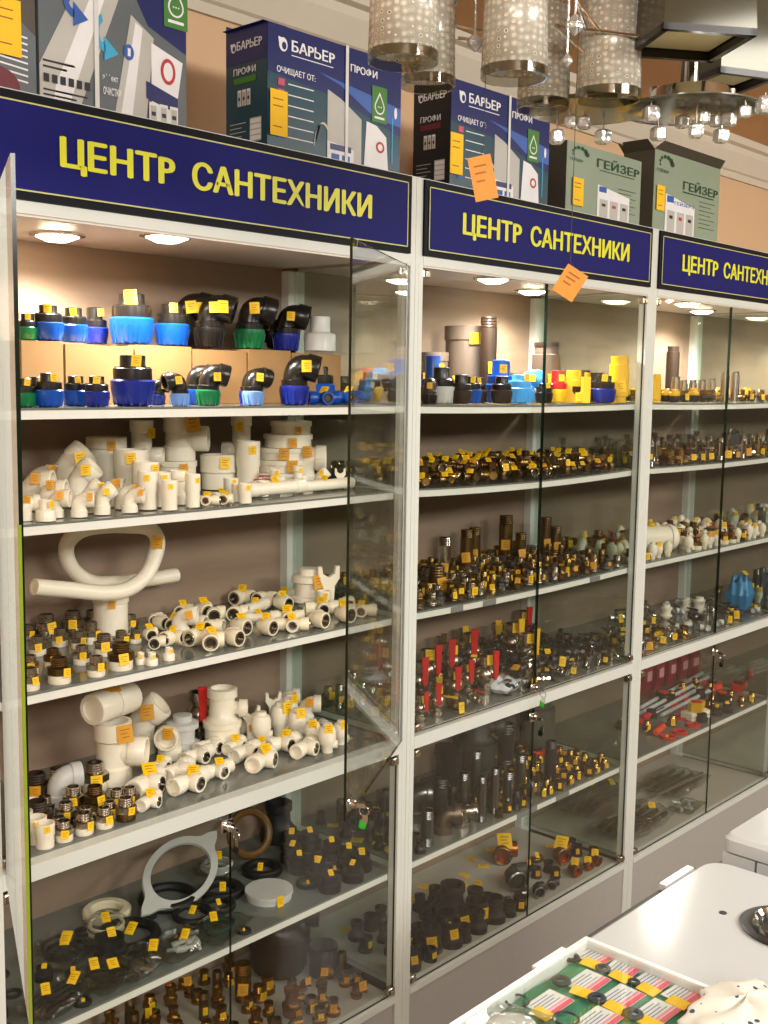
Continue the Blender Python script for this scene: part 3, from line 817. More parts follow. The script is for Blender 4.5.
for kn, u, (q, y), px, rz, s, kw in D:
    put(kn, 0, 2, s, u=u, y=y, px=px, rz=rz, tm=2 if kn in ('duct', 'elbow90') else 0, mats=[rubber] if kn == 'plug' else [white] if kn not in ('tee_lie', 'socket_lie') else None, **kw)
z0 = .75*(40*2.35/FPX)
put('tee_up', 0, 2, 'big white tee standing on collar', u=186, y=.31, px=52, rz=VR, dz=.0635, tm=2, h=.95, occ=False)
zz = 0
for j, (px, h, u) in enumerate([(62, .2, 300), (60, .2, 298), (58, .2, 298), (50, .26, 296), (42, .30, 294)]):
    w = px*2.55/FPX
    put('disc', 0, 2, 'white disc, %s in stack,' % (('lowest', 'second lowest', 'middle', 'second highest', 'topmost')[j]), u=u, y=.30, w=w, dz=zz, tm=2, h=h, occ=(j == 0), tg=1 if j else 0)
    zz += h*w+.0006
# two small red-handled valves
for y, u in ((.15, 258), (.2, 263)):
    put('ball_valve', 0, 2, 'small red-lever plastic valve', u=u, y=y, px=22, rz=VR, mats=[white, red], tg=0, occ=False, dz=.0 if y < .18 else .0)

# ---- third shelf
def big(o, label, cat): return tag(o, label, cat)
pts = []
p0 = at(36, 587, y=.25); k = FPX/proj(p0)[2]
def P3(u, v, y): return tuple(at(u, v, y=y))
raw = [(36, 587, .22), (70, 590, .22), (105, 593, .225), (128, 589, .23), (146, 575, .24), (156, 553, .25), (157, 538, .26), (148, 528, .275), (128, 526, .29), (105, 526, .30), (82, 530, .31), (68, 542, .32), (67, 558, .325), (76, 573, .33), (95, 583, .33), (125, 582, .33), (150, 579, .33), (176, 575, .33)]
e = empty('bypass_pipe_loop', P3(105, 600, .27), 0, 'white plastic pipe bent into a loop, standing at back of third shelf, left showcase', 'pipe loop')
e.location.z = ZS[3]+.001
base = e.location.copy()
dv = Vector((0, 0, 0))
def smooth(pts, n=4):
    out = []
    for i in range(len(pts)-1):
        a, b, c, d = [Vector(pts[max(0, min(len(pts)-1, i+q))]) for q in (-1, 0, 1, 2)]
        for j in range(n):
            t = j/n
            out.append(.5*((2*b)+(-a+c)*t+(2*a-5*b+4*c-d)*t*t+(-a+3*b-3*c+d)*t**3))
    out.append(Vector(pts[-1])); return out
W = [Vector(P3(*q))-base for q in raw]
sp = smooth(W, 4)
zmin = min(p.z for p in sp)
m = MB(); m.tube(sp, .0155, 14)
ringcap(m, sp[0], sp[0]-sp[2], .0155, .004, n=16)
m.build('pipe', white, e)
q = MB(); 
t1 = bpy.data.objects.new('price_tag', TAGM[2]); COL.objects.link(t1); t1.parent = e; t1.location = Vector(P3(155, 541, .245))-base+Vector((-.006, -.016, 0)); t1.scale = (.022,)*3; t1.rotation_euler = (0, .1, R(-55))
# two cradle feet so the loop stands
m = MB(); 
for s_ in (sp[6], sp[-8]):
    m.lathe([(0, 0), (.012, 0), (.008, .006), (.006, max(.01, s_.z-.0155)), (0, max(.01, s_.z-.0155))], 12, T(s_.x, s_.y, .0))

put('duct', 0, 3, 'white flanged collar', u=111, y=.315, tm=2, h=max(.025, zmin-.0165)/.0727, w=.0727)
put('elbow90', 0, 3, 'white elbow', u=184, y=.19, px=32, rz=VR, tm=2)
ND = 'metal-topped white union'
for (u, v, px) in [(39, 693, 20), (66, 685, 23), (97, 676, 18), (121, 669, 24), (30, 674, 17), (53, 667, 17), (82, 664, 17), (104, 655, 19), (38, 655, 17), (60, 646, 16), (79, 648, 15), (91, 643, 19), (121, 647, 15), (135, 643, 13),
                   (45, 637, 21), (73, 634, 21), (93, 630, 18), (109, 632, 16), (28, 640, 14), (131, 630, 14)]:
    dk = random.random()
    put('pipe_union', 0, 3, ND if v > 640 else 'dark metal union', u=u, v=v, px=px*1.12, sl=.6, mats=[white if v > 640 else nickel, nickel if dk < .7 else darkbrass], tm=0)
for (u, v, px) in [(141, 664, 11), (152, 665, 12), (169, 660, 12)]:
    put('reducer', 0, 3, 'small white stepped bushing', u=u, v=v, px=px, tm=0)
S_ = 'white elbow with metal socket'; TL = 'white tee with metal insert'
SL = [(217, 650, 25), (233, 645, 25), (199, 645, 25), (213, 634, 22), (240, 634, 24), (195, 630, 22), (203, 618, 23), (216, 621, 22), (173, 645, 22), (158, 648, 18), (178, 630, 20), (165, 630, 20), (150, 640, 18), (155, 625, 18), (185, 618, 20), (238, 620, 22), (266, 634, 24), (322, 628, 24), (347, 622, 24), (356, 610, 22), (240, 604, 22), (265, 606, 22), (282, 610, 22)]
for j, (u, v, px) in enumerate(SL):
    put('socket_lie', 0, 3, 'white metal-lined elbow', u=u, v=v, px=px*1.15, sl=.66, rz=VF+PI/2+random.uniform(-.9, .7), tm=0, tg=1 if j % 2 == 0 else 0)
for (u, v, px, rz) in [(288, 624, 34, VR+.2), (305, 634, 34, VR+.1), (326, 614, 34, VR+.3), (372, 612, 30, VR), (257, 622, 26, VL)]:
    put('tee_lie', 0, 3, 'white metal-lined tee', u=u, v=v, px=px, rz=rz, tm=0)
put('pipe_lie', 0, 3, 'white pipe piece lying', u=256, y=.26, px=30, rz=R(20), tm=0, l=1.9, w=.055)
put('pipe_lie', 0, 3, 'white pipe piece lying', u=285, y=.31, px=30, rz=R(20), tm=0, l=1.5, w=.055)
put('cistern_valve', 0, 3, 'white two-collar drain valve', u=308, y=.24, px=33, tm=2)
put('tube_clip', 0, 3, 'forked white pipe clip', u=338, y=.22, px=24, rz=VF+PI/2, tm=2, tg=0)
put('sleeve', 0, 3, 'small white bushing', u=325, y=.2, px=15, h=1.3)
put('elbow90', 0, 3, 'white elbow', u=367, y=.25, px=28, rz=VR, tm=2)

# ---- fourth shelf (on the middle rail)
put('pipe_union', 0, 4, 'black-topped white union', u=38, y=.12, px=30, mats=[white, brown], tm=2)
put('pipe_union', 0, 4, 'black-topped white union', u=36, y=.24, px=30, mats=[white, brown], tm=2, dz=0)
put('elbow90', 0, 4, 'big white elbow', u=64, y=.2, px=42, rz=VR+.5, mats=[white2], tg=0)
put('tee_up', 0, 4, 'big white tee', u=121, y=.22, px=54, rz=VR, tm=2, h=1.15)
put('pipe_lie', 0, 4, 'white pipe lying across tee', u=112, y=.23, w=.125, rz=R(15), tm=2, l=.8, dz=.128, occ=False)
put('elbow45', 0, 4, 'large white bend', u=148, y=.33, px=46, rz=VR, tm=2)
put('elbow90', 0, 4, 'big white elbow', u=160, y=.29, px=40, rz=VL+PI/2, tm=2)
put('cistern_valve', 0, 4, 'grey-white drain valve', u=182, y=.28, px=32, mats=[white2], tg=0)
put('ball_valve_up', 0, 4, 'red-lever metal valve standing', u=200, y=.32, px=52, rz=VF+PI/2, tg=0)
put('bottle_trap', 0, 4, 'white bottle trap', u=224, y=.26, px=44, rz=VR, tg=0)
put('tube_clip', 0, 4, 'forked white pipe clip', u=251, y=.24, px=20, rz=VF+PI/2, tm=2)
put('pp_valve', 0, 4, 'white valve with blue mark', u=262, y=.2, px=30, rz=VR, tg=0)
put('tube_clip', 0, 4, 'forked white pipe clip', u=273, y=.3, px=18, rz=VF+PI/2, tm=2)
for (u, v, px) in [(281, 735, 31), (298, 738, 28), (313, 745, 24), (328, 752, 27), (341, 744, 22), (290, 722, 26)]:
    put('pp_valve', 0, 4, 'white plastic stop valve', u=u, v=v, px=px, rz=VR, tm=0)
put('elbow90', 0, 4, 'small white elbow', u=324, y=.25, px=28, rz=VR, tm=2)
put('elbow90', 0, 4, 'small white elbow', u=300, y=.32, px=28, rz=VR, tm=2)
LD = [(219, 735, 32), (252, 737, 34), (285, 750, 36), (311, 758, 36), (276, 771, 42), (249, 760, 36), (216, 748, 34), (200, 762, 34), (219, 777, 34), (204, 795, 44), (161, 772, 30), (150, 792, 48), (190, 757, 28), (163, 812, 32), (181, 778, 40), (235, 752, 30), (262, 752, 26)]
for u, v, px in LD:
    put('tee_lie', 0, 4, 'white metal-lined tee', u=u, v=v, px=px*1.08, sl=.58, mats=[white, nickel, bore], rz=R(random.uniform(-2, 28)), tm=0, tg=1 if random.random() < .75 else 0)
for (u, v, px) in [(58, 795, 24), (95, 790, 25), (72, 806, 20), (95, 808, 20), (117, 808, 17), (66, 822, 18), (86, 826, 17), (79, 848, 18), (99, 841, 19), (119, 834, 18), (140, 826, 20), (60, 838, 17), (110, 818, 15), (130, 806, 17), (45, 815, 17)]:
    put('pipe_union', 0, 4, 'metal-topped white union' if random.random() < .5 else 'dark metal union', u=u, v=v, px=px*1.15, sl=.62, mats=random.choice([[white, nickel], [darkbrass, nickel], [brass, darkbrass]]), tm=0)
for (u, v, px) in [(57, 853, 20), (44, 846, 21), (37, 832, 21), (33, 862, 18), (33, 818, 16)]:
    put('sleeve', 0, 4, 'white stepped bushing', u=u, v=v, px=px, tm=0, h=1.25)
for j, (u, v) in enumerate([(360, 738), (372, 740), (366, 730)]):
    put('pipe_lie', 0, 4, 'open-ended white pipe', u=u, v=v, w=.042, rz=R(70), tg=0, mats=[white2], l=3.0)

# ---- fifth shelf: rubber rings, gaskets and bags
def flat(desc, u, v, px, mats=None, kn='ring', tg=1, un=0, sh=5, **kw):
    return put(kn, un, sh, desc, u=u, v=v, px=px, tg=tg, mats=mats, tm=1, **kw)
m = MB(); rr = []
outer = []; N = 40
def earring(mb, Ro, Ri, ear, th, M):
    n = 48; vs = []
    for zz in (0, th):
        for i in range(n):
            a = 2*PI*i/n
            ro = Ro + ear*max(0, math.cos(a*2))**14*(1 if abs(math.cos(a)) > .5 else 0)
            vs += [(ro*math.cos(a)*1.0, ro*math.sin(a)*.78, zz), (Ri*math.cos(a), Ri*math.sin(a)*.78, zz)]
    fs = []
    for i in range(n):
        j = (i+1) % n
        fs += [(2*i, 2*j, 2*j+1, 2*i+1), (2*n+2*i, 2*n+2*i+1, 2*n+2*j+1, 2*n+2*j), (2*i, 2*n+2*i, 2*n+2*j, 2*j), (2*i+1, 2*j+1, 2*n+2*j+1, 2*n+2*i+1)]
    mb.add(vs, fs, M)
p = at(148, 875, z=.5)
e = empty('flange_gasket', (p.x, .27, ZS[5]+.004), 0, 'oval white flange gasket with two ears, leaning at back of fifth shelf, left showcase', 'gasket')
m = MB(); earring(m, .105, .084, .04, .007, T(0, .0, .045) @ RX(R(33)) @ RZ(R(24)) @ S(1.05, .85, 1)); m.build('gasket_body', white2, e)
m = MB(); 
def bagmesh(w, d, h, seed, M=I4, mb=None):
    """a sealed crumpled bag: pillow of film"""
    rnd = random.Random(seed); mb = mb or MB(); n = 14; vs = []
    ph = [rnd.uniform(0, 6) for _ in range(6)]
    for s in (1, -1):
        for i in range(n+1):
            for j in range(n+1):
                x = i/n*2-1; y = j/n*2-1
                k = max(0, (1-x**4)*(1-y**4))
                c = .18*math.sin(7*x+ph[0]+3*y)+.14*math.sin(11*y+ph[1]-4*x)+.1*math.sin(17*x*y+ph[2])+rnd.uniform(-.08, .08)
                zz = h*.5+s*h*.5*k*(.8+c) if s > 0 else h*.5-h*.5*k**.5
                ex = 1+.04*math.sin(9*y+ph[3]); ey = 1+.05*math.sin(8*x+ph[4])
                vs.append((x*w/2*ex, y*d/2*ey, max(.0005, zz)))
    fs = []; q = (n+1)**2
    for i in range(n):
        for j in range(n):
            a = i*(n+1)+j
            fs.append((a, a+n+1, a+n+2, a+1)); fs.append((q+a, q+a+1, q+a+n+2, q+a+n+1))
    return mb.add(vs, fs, M)
def bag(desc, un, sh, u, v, w, d, h, seed, inner=None, rz=0, ntag=1, y=None, x=None):
    z = ZS[sh]
    if v is not None: p = at(u, v, z=z); x, y = p.x, p.y
    else: x = xat(u, y, z) if x is None else x
    y = max(.03+d/2*1.05, min(y, .385-d/2)); x = max(un+.04+w/2, min(un+.96-w/2, x))
    e = empty('plastic_bag', (x, y, z+.0005), rz)
    m = bagmesh(w, d, h, seed); m.build('film', film, e)
    rnd = random.Random(seed+99)
    if inner:
        for pn, mt, fn in inner:
            m = MB(); fn(m, rnd, w, d, h); m.build(pn, mt, e)
    for q in range(ntag):
        t = bpy.data.objects.new('price_tag', random.choice(TAGM[:2])); COL.objects.link(t); t.parent = e
        s = random.uniform(.018, .022); t.scale = (s, s, s)
        t.location = (rnd.uniform(-.25, .25)*w, rnd.uniform(-.3, .1)*d, h*1.02+.006); t.rotation_euler = (R(-65), 0, -rz+R(-40)+rnd.uniform(-.4, .4))
    ITEMS.append([e, desc, un, sh, y, proj((x, y, z))[0], ntag > 0, 'plastic bag'])
    OCC.setdefault((un, sh), []).append((x, y, min(w, d)*.42))
    return e
def in_rings(m, rnd, w, d, h):
    for q in range(3): m.torus(min(w, d)*rnd.uniform(.28, .38), .004, 26, 6, T(rnd.uniform(-.1, .1)*w, rnd.uniform(-.08, .08)*d, h*(.25+.2*q)))
def in_bits(m, rnd, w, d, h):
    for q in range(7):
        m.lathe([(0, 0), (.007, 0), (.007, .012), (.004, .013), (.004, .03), (0, .03)], 10, T(rnd.uniform(-.36, .36)*w, rnd.uniform(-.36, .36)*d, h*.35) @ RZ(rnd.uniform(0, 6)) @ RX(PI/2+rnd.uniform(-.3, .3)))
def in_hose(m, rnd, w, d, h):
    for q in range(4):
        y0 = (-.3+.2*q)*d
        m.tube([(-.42*w, y0, h*.4), (-.2*w, y0+.02*d, h*.5), (.1*w, y0-.03*d, h*.45), (.42*w, y0, h*.4)], h*.13, 8)
flat('cream sealing ring', 107, 915, 48, [cream], 'gasket', tg=0)
flat('black rubber ring', 128, 940, 66, None, 'ring'); flat('black rubber ring', 168, 902, 60, None, 'ring', tg=0); flat('black rubber ring', 193, 917, 42)
bag('clear bag of white rings', 0, 5, 215, None, .09, .09, .035, 3, [('contents', white2, in_rings)], rz=.4, y=.30)
e = put('ring', 0, 5, 'brown ring leaning upright', u=248, y=.32, px=50, mats=[mat('brown_ring', '6a4a1c', .4)], tg=0, lean=(R(70), 0), rz=R(-15)); e.location.z += .054
for (u, v, px) in [(222, 893, 44), (262, 872, 40), (205, 905, 36)]: flat('deep black rubber ring', u, v, px, None, 'gasket')
flat('white round cap lying flat', 269, 897, 48, [white2], 'disc', h=.18); flat('cream toothed ring', 294, 913, 46, [cream], 'ring')
put('metal_reducer', 0, 5, 'black rubber boot', u=290, y=.34, px=36, mats=[rubber], tg=0)
for (u, v) in [(315, 858), (292, 858), (298, 868), (317, 875), (335, 868), (343, 850), (322, 840), (356, 878), (336, 890), (370, 862), (305, 845), (352, 862), (328, 856), (362, 846), (308, 880)]:
    flat('black rubber cup', u, v+3, 23, None, 'plug' if (u+v) % 3 else 'gasket')
bag('clear bag of chrome bits', 0, 5, 150, 978, .13, .09, .035, 11, [('contents', chrome, in_bits)], rz=.3)
bag('clear bag of pale bits', 0, 5, 185, 955, .13, .09, .035, 12, [('contents', white2, in_bits)], rz=.2)
bag('clear bag of green rings', 0, 5, 222, 935, .13, .09, .03, 13, [('contents', mat('dull_green', '2d4a3a', .4), in_rings)], rz=.35)
bag('clear bag of black rings', 0, 5, 60, 960, .12, .11, .04, 14, [('contents', rubber, in_rings)], rz=.4, ntag=2)
bag('clear bag of black rings', 0, 5, 118, 990, .12, .1, .04, 15, [('contents', rubber, in_rings)], rz=.3, ntag=2)
bag('clear bag of dark hoses', 0, 5, 60, 1010, .13, .08, .04, 16, [('contents', rubber, in_hose)], rz=.3, ntag=2)
bag('clear bag of cream rings', 0, 5, 105, None, .11, .1, .03, 17, [('contents', cream, in_rings)], rz=.3, y=.24)
flat('black rubber cup', 110, 957, 34, None, 'plug'); flat('black rubber cup', 118, 985, 26, None, 'plug')
fill(0, 5, .05, .6, .05, .30, .075, [dict(k='plug', d='small black rubber cup'), dict(k='gasket', d='small black ring')], w=(.025, .04), prob_tag=.8)

# ---- bottom shelf: brass and brown traps
put('bottle_trap', 0, 6, 'large black siphon', u=290, y=.27, w=.17, mats=[brown], rz=VR, tg=0)
put('comp_coupling', 0, 6, 'grey plastic boot', u=352, y=.30, w=.07, mats=[greyr, greyr], tg=0)
put('duct', 0, 6, 'dark plastic cup', u=376, y=.24, w=.07, mats=[greyr], tg=0)
for (u, v, w, kn) in [(243, 1000, .04, 'tall_nipple'), (267, 992, .038, 'metal_reducer'), (293, 1016, .05, 'bottle_trap'), (322, 1002, .03, 'metal_reducer'), (333, 1014, .034, 'metal_reducer'), (359, 997, .045, 'metal_elbow'), (305, 990, .034, 'metal_elbow'), (345, 985, .03, 'metal_reducer'), (365, 980, .03, 'metal_reducer')]:
    put(kn, 0, 6, 'amber brass fitting', u=u, v=v, w=w, mats=[amber, amber], rz=VR, tm=2, **(dict(h=2.2) if kn == 'tall_nipple' else {}))
fill(0, 6, .2, .96, .04, .36, .058, [dict(k='metal_reducer', d='amber brass reducer', mats=[amber]), dict(k='bottle_trap', d='small brass trap', mats=[amber], w=.036), dict(k='nipple', d='amber brass nipple', mats=[amber, amber]), dict(k='metal_elbow', d='amber brass elbow', mats=[amber, brass], w=.046), dict(k='tall_nipple', d='tall amber nipple', mats=[darkbrass], w=.024)], w=(.028, .036), prob_tag=.75)

# ================================================================= MIDDLE showcase
U = 1
for (kn, u, y, px, s, mats, kw) in [
  ('comp_coupling', 432, .22, 26, 'tall blue-topped coupling', [mat('grey_body', '5a4f45', .4), blue], dict(tall=3.2)),
  ('duct', 464, .30, 42, 'large grey-brown cylinder', [mat('taupe_plastic', '6b5c50', .45)], dict(h=1.75)),
  ('duct', 433, .33, 30, 'tall taupe cylinder', [mat('taupe_plastic', '6b5c50', .45)], dict(h=1.6)),
  ('tall_nipple', 487, .2, 14, 'dark slender tube', [brown], dict(h=4.6)),
  ('comp_coupling', 500, .12, 24, 'blue-nut coupling', [blue, blue], dict(tall=1.6)),
  ('comp_coupling', 441, .09, 22, 'grey-nut coupling', [white2, black], dict(tall=1.2)),
  ('comp_coupling', 455, .05, 18, 'black-nut coupling', [brown, black], dict(tall=1.2)),
  ('comp_coupling', 470, .08, 18, 'blue-nut coupling', [blue, black], dict(tall=.8)),
  ('comp_coupling', 520, .06, 20, 'pale-blue-nut coupling', [mat('sky_nut', '4aa0e8', .35), mat('sky_nut', '4aa0e8', .35)], dict(tall=.6)),
  ('comp_elbow', 530, .13, 24, 'pale-blue elbow', [mat('sky_nut', '4aa0e8', .35), mat('sky_nut', '4aa0e8', .35)], {}),
  ('comp_coupling', 557, .1, 17, 'red-topped yellow coupling', [yelp, red], dict(tall=1.9)),
  ('comp_coupling', 573, .14, 20, 'black yellow-capped coupling', [black, yelp], dict(tall=1.0)),
  ('clamp', 582, .05, 20, 'yellow horseshoe clamp', [yelp], {}), ('comp_coupling', 596, .12, 18, 'dark coupling', [brown, black], dict(tall=1.2)),
  ('comp_coupling', 605, .06, 18, 'blue-nut coupling', [navy, black], dict(tall=.8)), ('gauge_tube', 545, .25, 22, 'wide grey cylinder', [mat('taupe_plastic', '6b5c50', .45), brown], dict(h=1.9)),
  ('comp_coupling', 617, .14, 18, 'navy-nut coupling', [navy, brown], dict(tall=1.4)), ('gauge_tube', 631, .06, 15, 'yellow square tube', [yelp, yelp], dict(h=2.2)), ('clamp', 616, .05, 16, 'yellow horseshoe clamp', [yelp], {}),
  ('comp_coupling', 545, .05, 14, 'black small coupling', [black, black], dict(tall=.6)),
  ('duct', 590, .3, 26, 'dark back cylinder', [mat('taupe_plastic', '6b5c50', .45)], dict(h=1.1))]:
    put(kn, 1, 1, s, u=u, y=y, px=px*(1.3 if px < 26 else 1), mats=mats, rz=VR, tm=0, **kw)
fill(1, 1, 1.05, 1.95, .05, .36, .09, [dict(k='comp_coupling', d='black ribbed coupling', mats=[brown, black]), dict(k='comp_coupling', d='yellow-nut black coupling', mats=[yelp, black]), dict(k='comp_elbow', d='dark ribbed elbow', mats=[black, brown])], w=(.05, .065), prob_tag=.6)
# second shelf: brass elbows
EL = [dict(k='metal_elbow_lie', d='brass elbow', mats=[darkbrass, nickel]), dict(k='metal_elbow_lie', d='bronze elbow', mats=[mat('bronze', '5a3c22', .3, .85), brass]), dict(k='metal_elbow_lie', d='bright brass elbow', mats=[brass, nickel]), dict(k='metal_elbow', d='upright brass elbow', mats=[darkbrass, brass], w=.035)]
fill(1, 2, 1.05, 1.96, .045, .36, .044, EL, w=(.046, .056), prob_tag=.7)
fill(1, 2, 1.07, 1.94, .08, .34, .065, EL[:3], w=(.046, .054), prob_tag=.55, dz=.0225)
# third shelf
put('tall_nipple', 1, 3, 'tall chrome tube', u=444, y=.2, px=14, mats=[chrome], h=3.4, tm=2)
for (u, y, px, h) in [(436, .13, 18, 1.6), (466, .26, 14, 3.2), (505, .3, 15, 3.2), (474, .3, 13, 3.2), (520, .24, 12, 2.8), (545, .28, 12, 3.4), (568, .26, 12, 2.6)]:
    put('tall_nipple', 1, 3, 'tall bronze tube', u=u, y=y, px=px, mats=[darkbrass], h=h, tm=2)
NI = [dict(k='nipple', d='brass nipple', mats=[darkbrass, brass]), dict(k='nipple', d='nickel nipple', mats=[nickel, nickel]), dict(k='pipe_union', d='nickel union', mats=[nickel, steel]), dict(k='metal_reducer', d='bronze reducer', mats=[darkbrass]), dict(k='tall_nipple', d='slim brass tube', mats=[brass], w=.02, kw=dict(h=2.4))]
fill(1, 3, 1.05, 1.95, .045, .36, .0385, NI, w=(.028, .037), prob_tag=.75)
# fourth shelf: valves
bag('crumpled white bag', 1, 4, 503, 690, .13, .08, .035, 21, None, rz=.2, ntag=0)
for o in ITEMS[-1][0].children: o.data.materials[0] = mat('white_bag_film', 'dfe4ea', .4)
for (u, v, px, c) in [(430, 690, 44, red), (450, 682, 42, red), (471, 672, 42, red), (420, 700, 42, red), (455, 703, 36, red), (487, 694, 42, red), (440, 718, 34, red), (421, 722, 30, red), (513, 662, 42, yelp), (527, 672, 42, yelp), (540, 640, 36, red), (474, 694, 34, red), (497, 655, 34, yelp), (460, 660, 34, yelp), (441, 668, 34, brass)]:
    put('ball_valve_up', 1, 4, {'red_plastic': 'red-lever', 'yellow_plastic': 'yellow-lever', 'brass': 'brass-lever'}[c.name]+' standing valve', u=u, v=v, px=px*1.0, mats=[nickel, c], rz=VF+PI/2+random.uniform(-.4, .4), tm=0)
fill(1, 4, 1.05, 1.6, .04, .36, .046, [dict(k='ball_valve', d='red-lever valve', mats=[nickel, red], w=.05), dict(k='metal_reducer', d='bronze reducer', mats=[darkbrass]), dict(k='nipple', d='brass nipple', mats=[darkbrass, brass]), dict(k='ball_valve', d='yellow-lever valve', mats=[darkbrass, yelp], w=.05), dict(k='tall_nipple', d='tall steel tube', mats=[nickel], w=.022)], w=(.028, .038), prob_tag=.7)
fill(1, 4, 1.5, 1.94, .08, .34, .05, [dict(k='metal_elbow_lie', d='upper dark chrome elbow', mats=[dsteel, chrome], w=.055), dict(k='ball_valve', d='upper dark-lever valve', mats=[dsteel, dsteel], w=.06)], prob_tag=.15, dz=.03)
fill(1, 4, 1.46, 1.96, .04, .36, .04, [dict(k='tap', d='chrome tap', w=.046), dict(k='ball_valve', d='dark-lever valve', mats=[chrome, dsteel], w=.042), dict(k='metal_elbow_lie', d='dark chrome elbow', mats=[dsteel, chrome], w=.038), dict(k='tap', d='dark chrome tap', mats=[dsteel, chrome], w=.05)], w=(.04, .05), prob_tag=.22)
# fifth shelf: steel and galvanised pieces
for (u, y, px, s, h) in [(463, .1, 12, 'steel tube', 4), (481, .06, 10, 'steel tube', 4.6), (494, .07, 10, 'steel tube', 4.6), (475, .16, 12, 'steel tube', 4.2), (508, .08, 13, 'steel tube', 2.6), (520, .12, 12, 'steel tube', 3), (530, .05, 9, 'steel tube', 2.4), (505, .25, 18, 'dark steel tube', 2.6), (427, .06, 14, 'steel tube', 2.6), (440, .12, 16, 'dark steel tube', 3.0), (550, .1, 13, 'dark steel tube', 3.2)]:
    put('tall_nipple', 1, 5, s, u=u, y=y, px=px, mats=[dsteel if 'dark' in s else steel], h=h, tg=0)
put('metal_elbow', 1, 5, 'large galvanised elbow', u=428, y=.15, px=48, mats=[steel, steel], rz=VR, tg=0)
put('metal_elbow', 1, 5, 'dull steel elbow', u=452, y=.06, px=34, mats=[mat('dull_steel', '7c6a58', .4, .8), steel], rz=VR, tg=0)
put('metal_elbow', 1, 5, 'bright steel elbow', u=466, y=.05, px=28, mats=[nickel, nickel], rz=VR, tg=0)
put('bottle_trap', 1, 5, 'black dome-shaped trap', u=486, y=.3, px=50, mats=[greyr], rz=VR, tg=0)
put('duct', 1, 5, 'dark steel cup', u=448, y=.3, px=28, mats=[dsteel], tg=0, h=1.3)
put('gauge_tube', 1, 5, 'dull green canister', u=556, y=.28, px=34, mats=[mat('dull_olive', '4c4f42', .5), greyr], tg=0, h=1.6)
put('gauge_tube', 1, 5, 'grey ribbed bottle', u=598, y=.3, px=26, mats=[greyr, steel], tg=0, h=2.0)
BR = [dict(k='nipple', d='short brass piece', mats=[darkbrass, brass]), dict(k='metal_coupling', d='short bronze coupling', mats=[darkbrass])]
fill(1, 5, 1.42, 1.96, .04, .36, .046, BR, w=(.022, .03), prob_tag=.95)
fill(1, 5, 1.05, 1.5, .04, .36, .055, [dict(k='metal_coupling', d='steel coupling', mats=[steel]), dict(k='tall_nipple', d='short steel tube', mats=[dsteel], kw=dict(h=2.0), w=.026), dict(k='metal_reducer', d='dark steel reducer', mats=[dsteel])], w=(.028, .036), prob_tag=.1)
# bottom shelf: black iron left, copper elbows right
for (u, v, px, kn) in [(452, 918, 34, 'metal_reducer'), (475, 905, 18, 'metal_coupling'), (487, 908, 15, 'metal_coupling'), (446, 935, 26, 'metal_coupling'), (462, 945, 24, 'metal_reducer'), (487, 935, 20, 'metal_reducer'), (511, 948, 22, 'metal_reducer'), (503, 940, 26, 'metal_coupling'), (525, 938, 24, 'metal_reducer'), (480, 954, 17, 'metal_coupling'), (495, 960, 13, 'metal_coupling'), (427, 1000, 17, 'tall_nipple'), (541, 928, 15, 'metal_coupling'), (552, 922, 14, 'metal_coupling'), (430, 950, 26, 'metal_coupling'), (425, 975, 20, 'metal_reducer'), (462, 975, 14, 'metal_coupling')]:
    put(kn, 1, 6, 'black iron '+('reducer' if kn.endswith('reducer') else 'tube' if kn[0] == 't' else 'coupling'), u=u, v=v, px=px, mats=[iron], tm=0, tg=1 if random.random() < .5 else 0, **(dict(h=2.2) if kn[0] == 't' else {}))
for (u, v, px, c) in [(515, 885, 44, greyr), (548, 915, 28, steel), (565, 905, 26, dsteel), (560, 925, 20, steel), (585, 900, 22, dsteel), (575, 915, 16, steel)]:
    put('metal_elbow_lie', 1, 6, 'lying steel elbow', u=u, v=v, px=px, mats=[c, steel], rz=VF+PI/2+random.uniform(-.5, .5), tg=0)
for (u, v, px) in [(505, 860, 40), (560, 860, 36), (590, 880, 26), (607, 885, 20), (620, 880, 20), (612, 870, 22)]:
    put('metal_elbow_lie', 1, 6, 'lying copper elbow', u=u, v=v, px=px, mats=[copper, darkbrass], rz=VF+PI/2+random.uniform(-.7, .7), tm=0)
fill(1, 6, 1.04, 1.45, .04, .3, .06, [dict(k='metal_coupling', d='black iron coupling', mats=[iron]), dict(k='metal_reducer', d='black iron reducer', mats=[iron])], w=(.034, .045), prob_tag=.35)
fill(1, 6, 1.72, 1.96, .04, .2, .05, [dict(k='metal_elbow_lie', d='small copper elbow', mats=[darkbrass, copper], w=.05), dict(k='metal_coupling', d='small iron coupling', mats=[iron])], w=(.03, .036), prob_tag=.6)

# ================================================================= RIGHT showcase
for (u, y, px, h) in [(683, .07, 8, 2.6), (692, .07, 8, 2.6), (701, .08, 8, 2.6), (711, .09, 8, 2.7), (724, .06, 9, 3.2), (734, .06, 9, 3.2), (675, .12, 9, 2.6)]:
    put('gauge_tube', 2, 1, 'slim grey cylinder', u=u, y=y, px=px, mats=[nickel, chrome], h=h, tg=1 if u % 2 else 0, tm=0)
put('gauge_tube', 2, 1, 'tall brown cylinder', u=671, y=.22, px=13, mats=[brown, brown], h=4.0, tm=0)
put('gauge_tube', 2, 1, 'yellow tube', u=656, y=.05, px=9, mats=[yelp, yelp], h=3.0, tg=0)
fill(2, 1, 2.05, 2.95, .04, .3, .06, [dict(k='metal_elbow_lie', d='small brass elbow', mats=[brass, brass], w=.05), dict(k='nipple', d='dark nipple', mats=[brown, brass]), dict(k='comp_coupling', d='small yellow-banded coupling', mats=[brown, yelp])], w=(.03, .038), prob_tag=.5)
